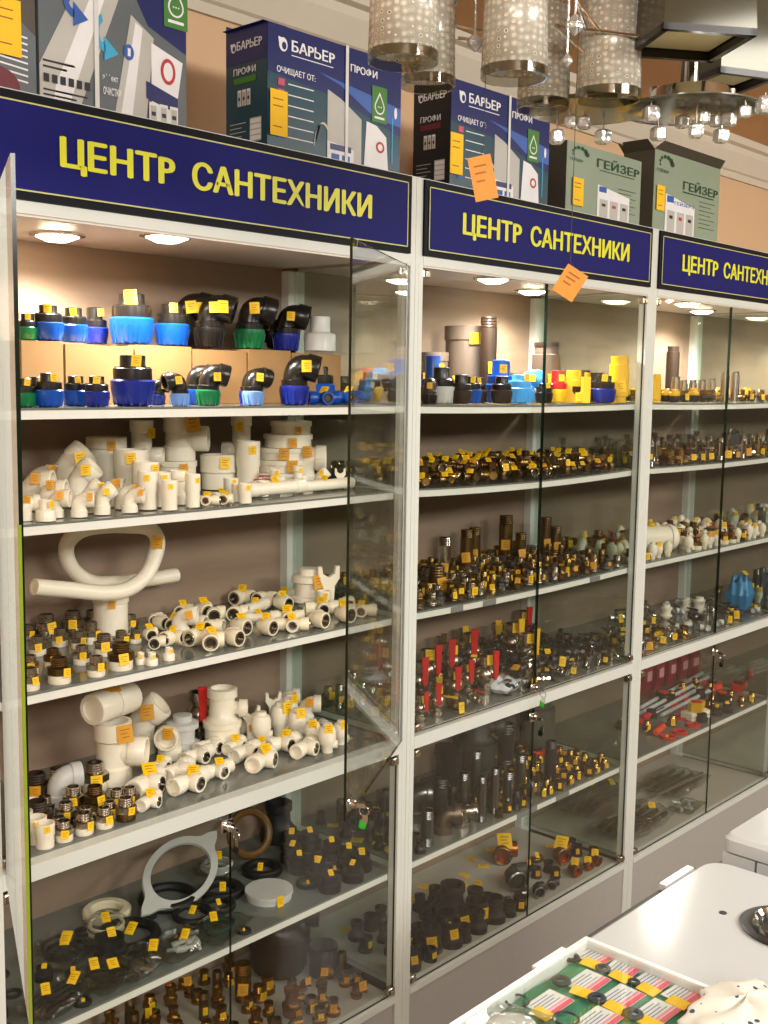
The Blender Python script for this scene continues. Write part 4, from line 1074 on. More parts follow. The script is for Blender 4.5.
e = put('disc', 2, 2, 'black disc standing on edge', u=733, y=.14, w=.07, mats=[rubber], tg=0, h=.3, lean=(R(80), 0), rz=R(-45)); e.location.z += .034
fill(2, 2, 2.05, 2.96, .04, .36, .048, [dict(k='ball_valve', d='chrome valve', mats=[chrome, chrome], w=.055), dict(k='tap', d='chrome tap', w=.055), dict(k='nipple', d='brass nipple', mats=[brass, brass]), dict(k='metal_elbow_lie', d='brass elbow', mats=[brass, nickel], w=.05), dict(k='tall_nipple', d='tall chrome tube', mats=[chrome], w=.024, kw=dict(h=3.0))], w=(.03, .04), prob_tag=.45)
# third: filter housing and white valves
e = empty('filter_housing', (xat(664, .1, ZS[3]), .12, ZS[3]+.001), R(-30), 'large white cylindrical filter housing lying on third shelf of the right showcase', 'filter')
MB().lathe([(0, -.01), (.034, -.008), (.038, 0), (.041, .004), (.041, .012), (.037, .014), (.037, .118), (.041, .12), (.041, .13), (.036, .142), (.02, .15), (0, .152)], 28, T(-.09, 0, .0415) @ RY(PI/2)).build('housing', white, e)
MB().lathe([(0, 0), (.012, 0), (.012, .012), (0, .012)], 12, T(-.03, 0, .077)).build('port', yelp, e)
OCC.setdefault((2, 3), []).append((e.location.x-.02, .12, .085))
fill(2, 3, 2.05, 2.96, .04, .36, .047, [dict(k='pp_valve', d='white plastic valve', w=.045), dict(k='pp_valve', d='cream plastic valve', mats=[cream], w=.042), dict(k='pipe_union', d='brass-topped white union', mats=[cream, brass]), dict(k='nipple', d='dark brass nipple', mats=[darkbrass, brass]), dict(k='ball_valve', d='red-lever valve', mats=[nickel, red], w=.05), dict(k='elbow90', d='small white elbow', w=.045, mats=[white])], w=(.032, .042), prob_tag=.4)
# fourth
for (u, v, px) in [(666, 618, 10), (699, 612, 11), (686, 610, 9)]:
    put('cistern_valve', 2, 4, 'slim white post fitting', u=u, v=v, px=px*1.2, tg=0)
fill(2, 4, 2.05, 2.4, .04, .25, .062, [dict(k='tap', d='chrome tap', w=.055), dict(k='metal_reducer', d='brass reducer', mats=[brass]), dict(k='ball_valve', d='brass-lever valve', mats=[chrome, brass], w=.055)], w=(.032, .04), prob_tag=.6)
fill(2, 4, 2.4, 2.96, .05, .35, .1, [dict(k='tap', d='chrome tap', w=.06), dict(k='ball_valve', d='dark-lever valve', mats=[steel, dsteel], w=.06), dict(k='metal_elbow_lie', d='white elbow', mats=[white2, steel], w=.05)], w=(.032, .04), prob_tag=.4)
bag('blue plastic packet', 2, 4, 756, None, .1, .08, .13, 31, None, rz=.2, ntag=1, y=.12)
for o in ITEMS[-1][0].children:
    if o.name.startswith('film'): o.data.materials[0] = mat('blue_packet', '2f7fae', .35)
# fifth: red packets, rods, tape measures, screwdrivers
for j, (u, px) in enumerate([(645, 16), (657, 16), (669, 16), (681, 16), (692, 15)]):
    x = xat(u, .365, ZS[5]); w = .062; h = .14-.004*j
    e = empty('red_packet', (x, .365, ZS[5]+.001), R(random.uniform(-6, 6)), 'upright red plastic packet, %s of five, back of fifth shelf, right showcase' % ('leftmost', 'second from left', 'third from left', 'fourth from left', 'rightmost')[j], 'packet', 'red packets at the back of the fifth shelf')
    m = MB(); n = 8
    vs = []
    for k_ in range(n+1):
        zz = h*k_/n; t = .012*math.sin(PI*k_/n)+.002
        vs += [(-w/2, -t, zz), (w/2, -t, zz), (w/2, t, zz), (-w/2, t, zz)]
    fs = [(3, 2, 1, 0), tuple(4*n+q for q in range(4))]+[(4*a+b, 4*a+(b+1) % 4, 4*a+4+(b+1) % 4, 4*a+4+b) for a in range(n) for b in range(4)]
    m.add(vs, fs); m.build('packet_body', mat('crimson_packet', '8e1430', .35, bump=.3), e)
    MB().bx(-.018, .018, -.0165, -.0145, h*.35, h*.6).build('paper_label', mat('pink_label', 'd99a9a', .6), e, smooth=False)
for j, (ua, va, ub, vb) in enumerate([(640, 708, 702, 673), (641, 713, 708, 677), (650, 715, 713, 681), (662, 715, 718, 686)]):
    pa, pb = at(ua, va, z=ZS[5]+.0095), at(ub, vb, z=ZS[5]+.0095)
    pa.y = min(pa.y, .355); pb.y = min(pb.y, .355); pa.x = max(pa.x, 2.04); ln = (pb-pa).length
    e = MB().lathe([(0, 0), (.0065, 0), (.0065, ln), (0, ln)], 12, RY(PI/2)).build('metal_rod', mat('satin_rod', 'dcdedc', .3, .35), loc=pa, rot=(0, 0, math.atan2(pb.y-pa.y, pb.x-pa.x)))
    tag(e, 'long chrome rod, %s of four, lying on fifth shelf, right showcase' % ('farthest back', 'second from back', 'third from back', 'nearest the glass')[j], 'rod', 'chrome rods on the fifth shelf')
def tape(u, v, c1, c2, label, onbox=False, rz=.3):
    p = at(u, v, z=ZS[5]); zz = ZS[5]+.0006
    if onbox:
        b = empty('small_white_box', (p.x, p.y, zz), R(-12), 'small white cardboard box under a yellow tape measure, fifth shelf, right showcase', 'box')
        MB().box(0, 0, .013, .1, .05, .026, b=.002).build('carton', white, b); MB().bx(-.05, .05, -.0256, -.0252, .012, .0135).build('lid_seam', greyr, b, smooth=False); zz += .0265
    e = empty('tape_measure', (p.x, p.y, zz), rz, label, 'tape measure')
    MB().prism([(-.035, -.022), (.03, -.022), (.036, -.016), (.036, .005), (.02, .022), (-.02, .024), (-.036, .012)], 0, .028).build('case', c1, e)
    MB().lathe([(0, .028), (.017, .028), (.017, .031), (0, .031)], 20).build('face_disc', c2, e)
    MB().bx(.036, .05, -.02, -.018, .006, .022).build('blade_tip', yelp, e, smooth=False)
tape(696, 718, yelp, red, 'yellow and red tape measure on a small white box, fifth shelf, right showcase', True)
tape(664, 700, black, orange, 'black tape measure with orange disc, beside rods, fifth shelf, right showcase', False, 1.0)
tape(722, 700, black, orange, 'black tape measure with orange disc, right of the white box, right showcase', False, .5)
tape(738, 690, red, black, 'red tape measure with black disc, fifth shelf, far end of right showcase', False, .2)
tape(712, 690, orange, black, 'orange tape measure with black disc, behind the others, right showcase', False, 2)
def driver(u, v, rz, c, label):
    p = at(u, v, z=ZS[5])
    e = empty('screwdriver', (p.x, p.y, ZS[5]+.0135), rz, label, 'screwdriver')
    MB().lathe([(0, 0), (.009, .002), (.012, .012), (.012, .03), (.009, .045), (.0125, .06), (.0115, .08), (.006, .085), (0, .085)], 10, RY(PI/2)).build('handle', c, e)
    MB().lathe([(0, .084), (.003, .084), (.003, .16), (.0015, .168), (0, .168)], 8, RY(PI/2)).build('shaft', chrome, e)
driver(655, 737, R(12), orange, 'screwdriver with bright orange handle, front of fifth shelf, right showcase')
driver(643, 722, R(5), red, 'screwdriver with red handle, behind the orange one, right showcase')
driver(750, 680, R(25), red, 'screwdriver with red handle at the far end of fifth shelf, right showcase')
OCC.setdefault((2, 5), []).extend([(2.1+.06*q, .27, .05) for q in range(10)])
fill(2, 5, 2.3, 2.96, .05, .33, .085, [dict(k='gasket', d='red and black disc', mats=[red], w=.05), dict(k='plug', d='black end cap', w=.04), dict(k='nipple', d='brass nipple', mats=[brass, brass], w=.032)], prob_tag=.4)
# middle showcase, fifth shelf: red handle lying at right
e = empty('pipe_wrench', (1.93, .2, ZS[5]+.012), R(180-25), 'red-handled tool lying at the right end of the fifth shelf, middle showcase', 'tool')
MB().prism([(0, -.011), (.09, -.009), (.1, 0), (.09, .009), (0, .011)], -.008, .01).build('handle', orange, e)
MB().prism([(.09, -.008), (.13, -.02), (.14, -.005), (.125, 0), (.14, .012), (.12, .02), (.09, .008)], -.006, .008).build('jaw', steel, e)
# bottom: bags of hose and a long rod
bag('large clear bag of hoses', 2, 6, 665, None, .3, .16, .07, 41, [('contents', dsteel, in_hose)], rz=.04, ntag=1, x=2.22, y=.115)
bag('large clear bag of hoses', 2, 6, 700, None, .34, .17, .09, 42, [('contents', dsteel, in_hose)], rz=.02, ntag=2, x=2.3, y=.295)
bag('large clear bag of hoses', 2, 6, 735, None, .26, .17, .06, 43, [('contents', steel, in_hose)], rz=.05, ntag=0, x=2.64, y=.2)
bag('small clear bag of bits', 2, 6, 720, None, .14, .08, .02, 44, [('contents', white2, in_bits)], rz=.1, ntag=0, x=2.5, y=.075)
e = MB().lathe([(0, 0), (.005, 0), (.005, .62), (0, .62)], 10, RY(PI/2)).build('metal_rod', chrome, loc=(2.06, .115, ZS[6]+.078), rot=(0, R(1), R(0)))
tag(e, 'long shiny metal rod lying along bags on the bottom shelf, right showcase', 'rod')

# loose price tags lying on shelves of the middle showcase
nt = 0
for sh, x0, x1, n in ((5, 1.05, 1.95, 26), (6, 1.05, 1.95, 16)):
    k = 0; tries = 0
    while k < n and tries < 2000:
        tries += 1
        x = random.uniform(x0, x1); y = random.uniform(.05, .34)
        if not free(1, sh, x, y, .014): continue
        o = bpy.data.objects.new('price_tag_card', TAGM[random.choice((0, 1))]); COL.objects.link(o)
        o.scale = (.026,)*3; o.location = (x, y, ZS[sh]+.0018); o.rotation_euler = (R(-90), 0, random.uniform(-1, 1))
        OCC.setdefault((1, sh), []).append((x, y, .014))
        ITEMS.append([o, 'loose yellow price tag', 1, sh, y, proj((x, y, ZS[sh]))[0], False, 'price tag']); k += 1

# locks
lock(CASES[0], .974-.4735*math.cos(R(29.5))+.012, -.006-.4735*math.sin(R(29.5))+.004, .838, R(29.5), lockgreen)
lock(CASES[0], .487, .004, .752, 0, lockblack)
lock(CASES[1], .49, .004, .828, 0, lockgreen); lock(CASES[1], .488, .004, .752, 0, lockblack)
lock(CASES[2], .49, .004, .752, 0, lockblack)

for sh in (2, 3, 4):
    fill(3, sh, 3.05, 3.6, .05, .36, .09, [dict(k='metal_elbow', d='brass elbow', mats=[darkbrass, brass]), dict(k='tall_nipple', d='tall steel tube', mats=[steel], w=.03), dict(k='pp_valve', d='white plastic valve', w=.05)], w=(.04, .05), prob_tag=.6)

shl = [o for o in CASES[1].children if o.name.startswith('shelf')]
for k, u0, u1 in ((3, 451, 463), (3, 483, 496), (3, 590, 600), (5, 517, 537), (5, 556, 569)):
    xa, xb = xat(u0, .028, ZS[k])-1, xat(u1, .028, ZS[k])-1; t = (xa+xb)/2; sg_ = {3: .006}.get(k, 0)*4*t*(1-t)
    o = MB().bx(xa, xb, .0268, .0279, -.0185-sg_, -.0045-sg_).build('tape_patch', mat('grey_tape', '7d7d78', .4), shl[k-1], smooth=False); o.location.z = ZS[k]
# ------------------------------------------------------------------ cartons on top of the showcases
for c in CASES:
    MB().bx(.0, 1.0, .0245, DEP, 2.0262, 2.034).build('lid_board', frame, c, smooth=False)
ZT = 2.0345
navyc = mat('carton_navy', '17235e', .3, var=.25, scale=4); teal = mat('carton_teal', '1c4654', .3, var=.25, scale=4); greyc = mat('carton_grey', '5c6468', .35, var=.1, scale=6)
wht = mat('print_white', 'e6e6e6', .4); prod = mat('print_product_grey', 'b9b7ae', .4, var=.12, scale=12); pink = mat('print_pink', 'c4486a', .4); grn = mat('print_green', '3e7a2a', .4)
redp = mat('print_red', 'b8262c', .4); skyp = mat('print_sky', '35a0c8', .4); bluep = mat('print_blue', '2a58a8', .4); blk = mat('print_black', '14161c', .4)
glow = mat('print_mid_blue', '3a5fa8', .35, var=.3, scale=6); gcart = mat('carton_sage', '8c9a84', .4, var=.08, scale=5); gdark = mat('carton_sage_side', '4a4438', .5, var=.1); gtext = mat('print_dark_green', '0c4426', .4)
strap = mat('packing_strap', 'd8d8d2', .35); maroon = mat('print_maroon', '6a1c2a', .4)
PM = [navyc, teal, greyc, wht, prod, pink, grn, redp, skyp, bluep, blk, glow, gcart, gdark, gtext, maroon, yel]
NV, TE, GR, WH, PR, PK, GN, RD, SK, BL, BK, GL, GC, GD, GT, MR, YL = range(17)
def poly(m, pts, mi, lay, M=I4):
    n = len(pts); y = -.0003*lay
    m.add([(x, y, z) for x, z in pts], [tuple(range(n))], M, mi)
def rect(m, a, b, c, d, mi, lay, M=I4): poly(m, [(a, c), (b, c), (b, d), (a, d)], mi, lay, M)
def ell(m, cx, cz, rx, rz, mi, lay, M=I4, n=20): poly(m, [(cx+rx*math.cos(2*PI*i/n), cz+rz*math.sin(2*PI*i/n)) for i in range(n)], mi, lay, M)
def drop(m, cx, cz, s, M=I4):
    rect(m, cx-s*.75, cx+s*.75, cz-s*1.15, cz+s*1.25, GN, 7, M)
    o = [(cx, cz+s*.9)]+[(cx+s*.5*math.cos(a), cz-s*.1+s*.5*math.sin(a)) for a in [R(q) for q in range(30, -211, -20)]]
    poly(m, o, WH, 8, M)
    o = [(cx, cz+s*.7)]+[(cx+s*.4*math.cos(a), cz-s*.1+s*.4*math.sin(a)) for a in [R(q) for q in range(30, -211, -20)]]
    poly(m, o, GN, 9, M)
    for q in (-1, 0, 1): ell(m, cx+q*s*.16, cz-s*.1, s*.05, s*.05, WH, 10, M, 8)
    rect(m, cx-s*.5, cx+s*.5, cz-s*.9, cz-s*.75, WH, 8, M)
def txt(m, s, a, b, c, d, mi, lay=6, M=I4, bold=.012):
    vs, fs, x0, x1, y0, y1 = textmesh(s, bold)
    m.add([(a+(v[0]-x0)*(b-a)/(x1-x0), -.0003*lay-v[2]*.6, c+(v[1]-y0)*(d-c)/(y1-y0)) for v in vs], fs, M, mi)
def lines(m, a, b, z, n, dz, mi, M=I4, th=.003):
    for i in range(n): rect(m, a, b-(b-a)*(.25 if i % 2 else 0), z-i*dz, z-i*dz+th, mi, 4, M)
def logo(m, a, z, s, M=I4, mi=WH):
    ell(m, a+s*.5, z+s*.5, s*.42, s*.5, mi, 4, M); ell(m, a+s*.58, z+s*.42, s*.22, s*.28, NV, 5, M); poly(m, [(a, z+s), (a+s*.3, z+s*.95), (a+s*.2, z+s*.45), (a+.05*s, z+s*.6)], mi, 5, M)
def filt(m, a, z, w, h, n, M=I4, lay=5):
    for i in range(n):
        x = a+i*w*1.25
        rect(m, x, x+w, z, z+h, WH, lay, M); rect(m, x+w*.15, x+w*.85, z, z+h*.85, PR, lay+1, M); rect(m, x+w*.25, x+w*.75, z+h*.35, z+h*.55, BK, lay+2, M)
def carton(u0, u1, y0, dep, ztop, body, label, fn_front, fn_side=None, x0=None, x1=None, strapx=(), group='water filter cartons on top of the showcases'):
    xa = x0 if x0 is not None else xat(u0, y0, 2.12); xb = x1 if x1 is not None else xat(u1, y0, 2.12)
    w = xb-xa; h = ztop-ZT
    e = empty('filter_carton', (xa, y0, ZT), 0, label, 'cardboard box', group)
    MB().bx(0, w, 0, dep, .0005, h).build('carton', [body][0], e, smooth=False)
    m = MB(); fn_front(m, w, h, T(0, -.0004, 0)); m.build('front_print', PM, e, smooth=False)
    if fn_side:
        m = MB(); fn_side(m, dep, h, T(-.0004, dep, 0) @ RZ(-PI/2)); m.build('side_print', PM, e, smooth=False)
    for s in strapx:
        MB().bx(s*w-.004, s*w+.004, -.0042, -.003, 0, h+.001).bx(s*w-.004, s*w+.004, -.004, dep, h+.0002, h+.0014).build('strap', strap, e, smooth=False)
    return e, w, h
def ptag(e, x, z, w, h, y=-.005, rot=0):
    m = MB(); m.bx(-w/2, w/2, -.0006, .0006, -h/2, h/2, 0)
    for q in (.3, .15, -.3): m.bx(-w*.35, w*(.2+.1*q), -.001, -.0006, q*h-.001, q*h+.001, 1)
    m.build('price_tag', [yel, tagtxt], e, smooth=False, loc=(x, y, z), rot=(0, rot, 0))
def f_barrier(m, w, h, M):
    rect(m, 0, w, 0, h, TE, 1, M); poly(m, [(0, h*.62), (w*.5, h*.55), (w, h*.35), (w, h), (0, h)], NV, 2, M)
    poly(m, [(w*.36, h*.72), (w*.52, h*.66), (w*.8, h*.46), (w, h*.44), (w, h*.6), (w*.7, h*.66)], GL, 3, M)
    logo(m, w*.07, h*.80, .026, M); txt(m, 'БАPЬЕP', w*.16, w*.47, h*.82, h*.91, WH, 6, M, .03); rect(m, w*.16, w*.46, h*.785, h*.792, WH, 5, M)
    txt(m, 'ОЧИЩАЕТ ОТ:', w*.06, w*.33, h*.62, h*.68, WH, 6, M, .02)
    for i in range(6):
        z = h*(.53-i*.085); rect(m, w*.07, w*.115, z, z+h*.055, PK if i < 4 else BL, 5, M); lines(m, w*.14, w*.32, z+h*.02, 1, 0, WH, M, .002)
    poly(m, [(w*.42, 0), (w*.42, h*.60), (w*.52, h*.55), (w*.68, h*.42), (w*.68, 0)], PR, 5, M)
    poly(m, [(w*.42, h*.03), (w*.62, h*.0), (w*.62, h*.14), (w*.42, h*.18)], WH, 6, M); rect(m, w*.44, w*.6, h*.11, h*.16, NV, 7, M); rect(m, w*.45, w*.51, h*.02, h*.08, BL, 7, M); rect(m, w*.53, w*.59, h*.02, h*.08, BL, 7, M)
    pts = [(w*.33+w*.06*(1-math.cos(a)), h*.12+h*.2*math.sin(a)) for a in [R(q) for q in range(0, 160, 16)]]
    poly(m, pts+[(x-.003, z-.004) for x, z in reversed(pts)], PR, 6, M)
    poly(m, [(w*.70, 0), (w*.72, h*.42), (w*.80, h*.40), (w*.88, h*.32), (w*.90, 0)], WH, 5, M); ell(m, w*.83, h*.22, w*.035, h*.05, RD, 6, M); ell(m, w*.83, h*.22, w*.02, h*.03, WH, 7, M)
    txt(m, 'ПPОФИ', w*.59, w*.8, h*.8, h*.87, WH, 6, M, .02)
    drop(m, w*.82, h*.58, h*.13, M); rect(m, w*.925, w*.935, h*.1, h*.5, SK, 5, M); ell(m, w*.955, h*.55, w*.012, h*.05, WH, 5, M)
def s_barrier(dk):
    def f(m, w, h, M):
        rect(m, 0, w, 0, h, BK if dk else TE, 1, M); rect(m, 0, w, h*.72, h, NV if not dk else BK, 2, M)
        logo(m, w*.12, h*.82, .018, M); txt(m, 'БАPЬЕP', w*.28, w*.9, h*.83, h*.9, WH, 6, M, .03)
        txt(m, 'ПPОФИ', w*.2, w*.75, h*.63, h*.69, WH, 6, M, .02); rect(m, w*.2, w*.75, h*.56, h*.61, MR if dk else GN, 5, M)
        filt(m, w*.3, h*.38, w*.09, h*.13, 3, M); lines(m, w*.1, w*.5, h*.24, 6, h*.035, PR, M, .0015)
        rect(m, w*.6, w*.88, h*.08, h*.27, PR, 4, M)
        for q in range(4): rect(m, w*.61, w*.87, h*(.09+q*.045), h*(.125+q*.045), WH, 5, M)
    return f
def f_tubes(m, w, h, M):
    rect(m, 0, w, 0, h, GR, 1, M); poly(m, [(w*.55, h), (w*.62, h*.8), (w*.72, h*.62), (w, h*.5), (w, h)], NV, 2, M)
    poly(m, [(0, h*.22), (w*.36, h*.98), (w*.55, h*.82), (w*.25, 0), (0, 0)], PR, 3, M); poly(m, [(w*.1, h*.12), (w*.42, h*.93), (w*.48, h*.88), (w*.18, 0), (w*.08, 0)], WH, 4, M)
    poly(m, [(w*.48, 0), (w*.6, h*.66), (w*.76, h*.55), (w*.7, 0)], PR, 4, M); poly(m, [(w*.52, 0), (w*.63, h*.62), (w*.68, h*.59), (w*.6, 0)], WH, 5, M)
    poly(m, [(w*.74, 0), (w*.74, h*.52), (w*.97, h*.44), (w*.9, 0)], WH, 6, M); ell(m, w*.86, h*.36, w*.055, h*.085, RD, 7, M); ell(m, w*.86, h*.36, w*.035, h*.06, WH, 8, M)
    poly(m, [(w*.70, h*.16), (w*.93, h*.10), (w*.93, h*.2), (w*.70, h*.27)], NV, 8, M); filt(m, w*.72, h*.01, w*.06, h*.13, 3, M, 9)
    for (a, z, mi, s) in ((.22, .66, BL, 1), (.42, .50, SK, -1)):
        pts = [(w*a+w*.07*math.cos(R(q)), h*z+h*.12*math.sin(R(q))) for q in range(110, 271, 20)]; pin = [(w*a+w*.04*math.cos(R(q)), h*z+h*.07*math.sin(R(q))) for q in range(270, 109, -20)]
        poly(m, pts+pin, mi, 9, M); poly(m, [(w*a-.002, h*z-h*.17), (w*a-.002, h*z-h*.02), (w*a+w*.09, h*z-h*.11)], mi, 9, M)
    for (a, z, t) in ((.16, .77, '2'), (.58, .42, '1')):
        ell(m, w*a, h*z, w*.035, h*.05, BL, 9, M); txt(m, t, w*a-w*.01, w*a+w*.01, h*z-h*.025, h*z+h*.025, WH, 11, M)
    drop(m, w*.92, h*.80, h*.13, M)
    txt(m, 'эффект', w*.395, w*.50, h*.2, h*.25, WH, 13, M); txt(m, 'очистки', w*.40, w*.52, h*.12, h*.17, WH, 13, M)
    for q in range(6): rect(m, w*(.02+q*.052), w*(.055+q*.052), h*.12, h*.17, BK, 9, M)
    lines(m, w*.02, w*.22, h*.24, 2, h*.035, BK, M, .0035); lines(m, w*.02, w*.3, h*.07, 2, h*.03, BK, M, .003)
def f_old(m, w, h, M):
    rect(m, 0, w, 0, h, GD, 1, M); poly(m, [(w*.2, h), (w*.5, h*.6), (w*.8, h*.55), (w*.9, h)], PR, 2, M)
    poly(m, [(w*.75, 0), (w*.6, h*.3), (w*.8, h*.5), (w, h*.35), (w, 0)], GR, 2, M)
    for q in range(8): poly(m, [(w*.68, h*(.1+q*.035)), (w*.95, h*(.08+q*.035)), (w*.95, h*(.09+q*.035)), (w*.68, h*(.11+q*.035))], WH, 3, M)
    ell(m, w*.75, h*.05, w*.15, h*.1, MR, 4, M)
def f_geyser(three):
    def f(m, w, h, M):
        rect(m, 0, w, 0, h, GC, 1, M)
        txt(m, 'ГЕЙЗЕP', w*(.42 if three else .38), w*.97, h*(.60 if three else .74), h*(.74 if three else .90), GT, 6, M, .025); rect(m, w*.42, w*.9, h*(.565 if three else .70), h*(.58 if three else .712), GT, 5, M)
        for q in range(7):
            a = R(200-q*32); ell(m, w*.16+w*.09*math.cos(a), h*.86+h*.08*math.sin(a), w*(.012+.003*q), h*(.012+.003*q)*1.2, GT, 5, M, 10)
        txt(m, 'ГЕЙЗЕP', w*.03, w*.2, h*.74, h*.79, GT, 6, M)
        a0 = .17 if three else .4
        poly(m, [(w*a0, 0), (w*a0, h*.50), (w*(a0+.44), h*.40), (w*(a0+.44), 0)], WH, 5, M); rect(m, w*(a0+.02), w*(a0+.12), h*.40, h*.48, BL, 6, M)
        if three: txt(m, 'ГЕЙЗЕP-3', w*(a0+.13), w*(a0+.43), h*.385, h*.44, BL, 7, M, .02)
        for q in range(3):
            x = w*(a0+.03+q*.14); poly(m, [(x, 0), (x, h*.3), (x+w*.11, h*.3), (x+w*.11, 0)], PR, 6, M); rect(m, x+w*.03, x+w*.08, h*.2, h*.24, (BK, RD, BK)[q], 7, M)
        lines(m, w*.68, w*.93, h*.5, 7, h*.055, GT, M, .0018)
    return f
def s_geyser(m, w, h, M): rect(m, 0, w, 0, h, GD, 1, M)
e, w, h = carton(0, 0, .062, .13, 2.31, gdark, 'leftmost carton on top, brown printed picture and big yellow tag, cut by the frame', f_old, None, x0=-.14, x1=.150)
ptag(e, w*.82, .10, .05, .085)
e, w, h = carton(38, 186, .06, .14, 2.295, greyc, 'grey carton printed with white filter tubes and arrows, second from left on top', f_tubes, None, x0=.1545, strapx=(.36,))
e, w, h = carton(267, 400, .06, .12, 2.268, navyc, 'navy and teal carton with yellow tag and white strap, above left showcase sign end', f_barrier, s_barrier(False), strapx=(.56,))
ptag(e, .026, h*.30, .044, .085, -.005, 0)
m = MB().bx(-.01, .05, .0, .12, 0, .001).bx(.0, .37, .118, .121, 0, .012)
m.build('flap', navyc, e, loc=(0, 0, h), smooth=False)
e, w, h = carton(450, 548, .06, .11, 2.275, navyc, 'navy carton with black side and yellow tag, over the middle showcase left end', f_barrier, s_barrier(True), strapx=(.56,))
ptag(e, .018, h*.32, .045, .09)
e, w, h = carton(566, 640, .06, .10, 2.215, gcart, 'sage green carton with green lettering, beside the navy one, middle showcase', f_geyser(False), s_geyser)
ptag(e, .05, h*.32, .05, .07)
e, w, h = carton(653, 718, .06, .10, 2.262, gcart, 'sage green carton with open dark flaps, over the right showcase left end', f_geyser(True), s_geyser)
ptag(e, .035, h*.42, .045, .07)
m = MB(); m.add([(0, 0, 0), (w, 0, 0), (w*.98, -.02, .022), (.02, -.02, .022)], [(0, 1, 2, 3)]); m.add([(0, .1, 0), (w, .1, 0), (w, .12, .03), (0, .12, .03)], [(0, 1, 2, 3)]); m.add([(0, 0, 0), (0, .1, 0), (-.025, .09, .025), (-.025, .01, .025)], [(0, 1, 2, 3)])
fo = m.build('flap', gdark, e, loc=(0, 0, h), smooth=False); fo.modifiers.new('s', 'SOLIDIFY').thickness = .002

# ------------------------------------------------------------------ chandeliers
def shade_mat():
    m = bpy.data.materials.new('bubble_foil'); m.use_nodes = True; nt = m.node_tree; b = nt.nodes['Principled BSDF']
    tc = nt.nodes.new('ShaderNodeTexCoord')
    vo = nt.nodes.new('ShaderNodeTexVoronoi'); vo.inputs['Scale'].default_value = 1; vo.feature = 'F1'; vo.inputs['Randomness'].default_value = .42
    nt.links.new(tc.outputs['UV'], vo.inputs['Vector'])
    rp = nt.nodes.new('ShaderNodeValToRGB'); cr = rp.color_ramp
    cr.elements[0].position = 0; cr.elements[0].color = (.8, .8, .8, 1); cr.elements[1].position = .31; cr.elements[1].color = (.8, .8, .8, 1)
    for p, c in ((.335, .15), (.36, .15), (.385, 1), (.43, 1), (.455, .42), (.8, .42)):
        q = cr.elements.new(p); q.color = (c, c, c, 1)
    nt.links.new(vo.outputs['Distance'], rp.inputs[0])
    mx = nt.nodes.new('ShaderNodeMix'); mx.data_type = 'RGBA'; mx.inputs[6].default_value = lin('4a4436'); mx.inputs[7].default_value = lin('fff8e4')
    nt.links.new(rp.outputs[0], mx.inputs[0]); nt.links.new(mx.outputs[2], b.inputs['Base Color'])
    b.inputs['Metallic'].default_value = .12; b.inputs['Roughness'].default_value = .2
    bp = nt.nodes.new('ShaderNodeBump'); bp.inputs['Strength'].default_value = .8; bp.inputs['Distance'].default_value = .002
    nt.links.new(rp.outputs[0], bp.inputs['Height']); nt.links.new(bp.outputs[0], b.inputs['Normal'])
    return m
foil = shade_mat(); frost = mat('frosted_glass', 'c9c0a2', .4, var=.04, emis='c8b98a', estr=.0)
rim = glassmat('rim_glass', (.7, .7, .66, 1), 1.6, .05)
smoke = mat('smoked_mirror_glass', '4e4a3a', .1, .3, var=.2, scale=6); smoked = mat('dark_lamp_rim', '1c1a14', .3)
def shade(r, h, m_parent, loc):
    n = 40; vs = []; fs = []; uv = []
    rows = 2; r1 = r*.93
    for k, (rr_, z) in enumerate(((r, .012), (r1, h))):
        for i in range(n): a = 2*PI*i/n; vs.append((rr_*math.cos(a), rr_*math.sin(a), z))
    for i in range(n): j = (i+1) % n; fs.append((i, j, n+j, n+i))
    me = bpy.data.meshes.new('shade'); me.from_pydata(vs, [], fs); me.materials.append(foil)
    ul = me.uv_layers.new(name='UVMap'); sc = 1/.0098
    for p in me.polygons:
        i = p.index
        for li, (a, b) in zip(p.loop_indices, ((i, 0), (i+1, 0), (i+1, 1), (i, 1))):
            ul.data[li].uv = (a/n*2*PI*r*sc, b*h*sc)
    me.shade_smooth()
    o = bpy.data.objects.new('lamp_shade', me); COL.objects.link(o); o.parent = m_parent; o.location = loc
    sm = o.modifiers.new('s', 'SOLIDIFY'); sm.thickness = .0015
    q = MB().lathe([(r*1.01, 0), (r*1.02, .012), (r*.96, .012), (r*.95, 0)], n, closed=True)
    q.build('glass_rim', rim, o)
    MB().lathe([(r*.95, h), (r*.92, h), (r*.5, h+.004), (r*.5, h+.006), (r*.94, h+.002)], n, closed=True).build('top_ring', chrome, o)
    MB().lathe([(0, .02), (r*.8, .02), (r*.8, h-.01), (0, h-.01)], 28).build('diffuser', frost, o)
    return o
cc = at(500, 60, z=2.0)
ctr = Vector((.43, -.66, 0))
e = empty('chandelier', (ctr.x, ctr.y, ZC-.001), 0, 'silver chandelier with five cylindrical bubble-pattern shades hanging from the ceiling', 'chandelier')
MB().lathe([(0, 0), (.07, 0), (.075, -.02), (.02, -.035), (.012, -.04), (.012, -.26), (.03, -.27), (.03, -.31), (0, -.315)], 24).build('ceiling_rod', chrome, e)
SH = [(403, 58, 70), (428, 83, 54), (514, 74, 66), (543, 106, 52), (608, 96, 64)]
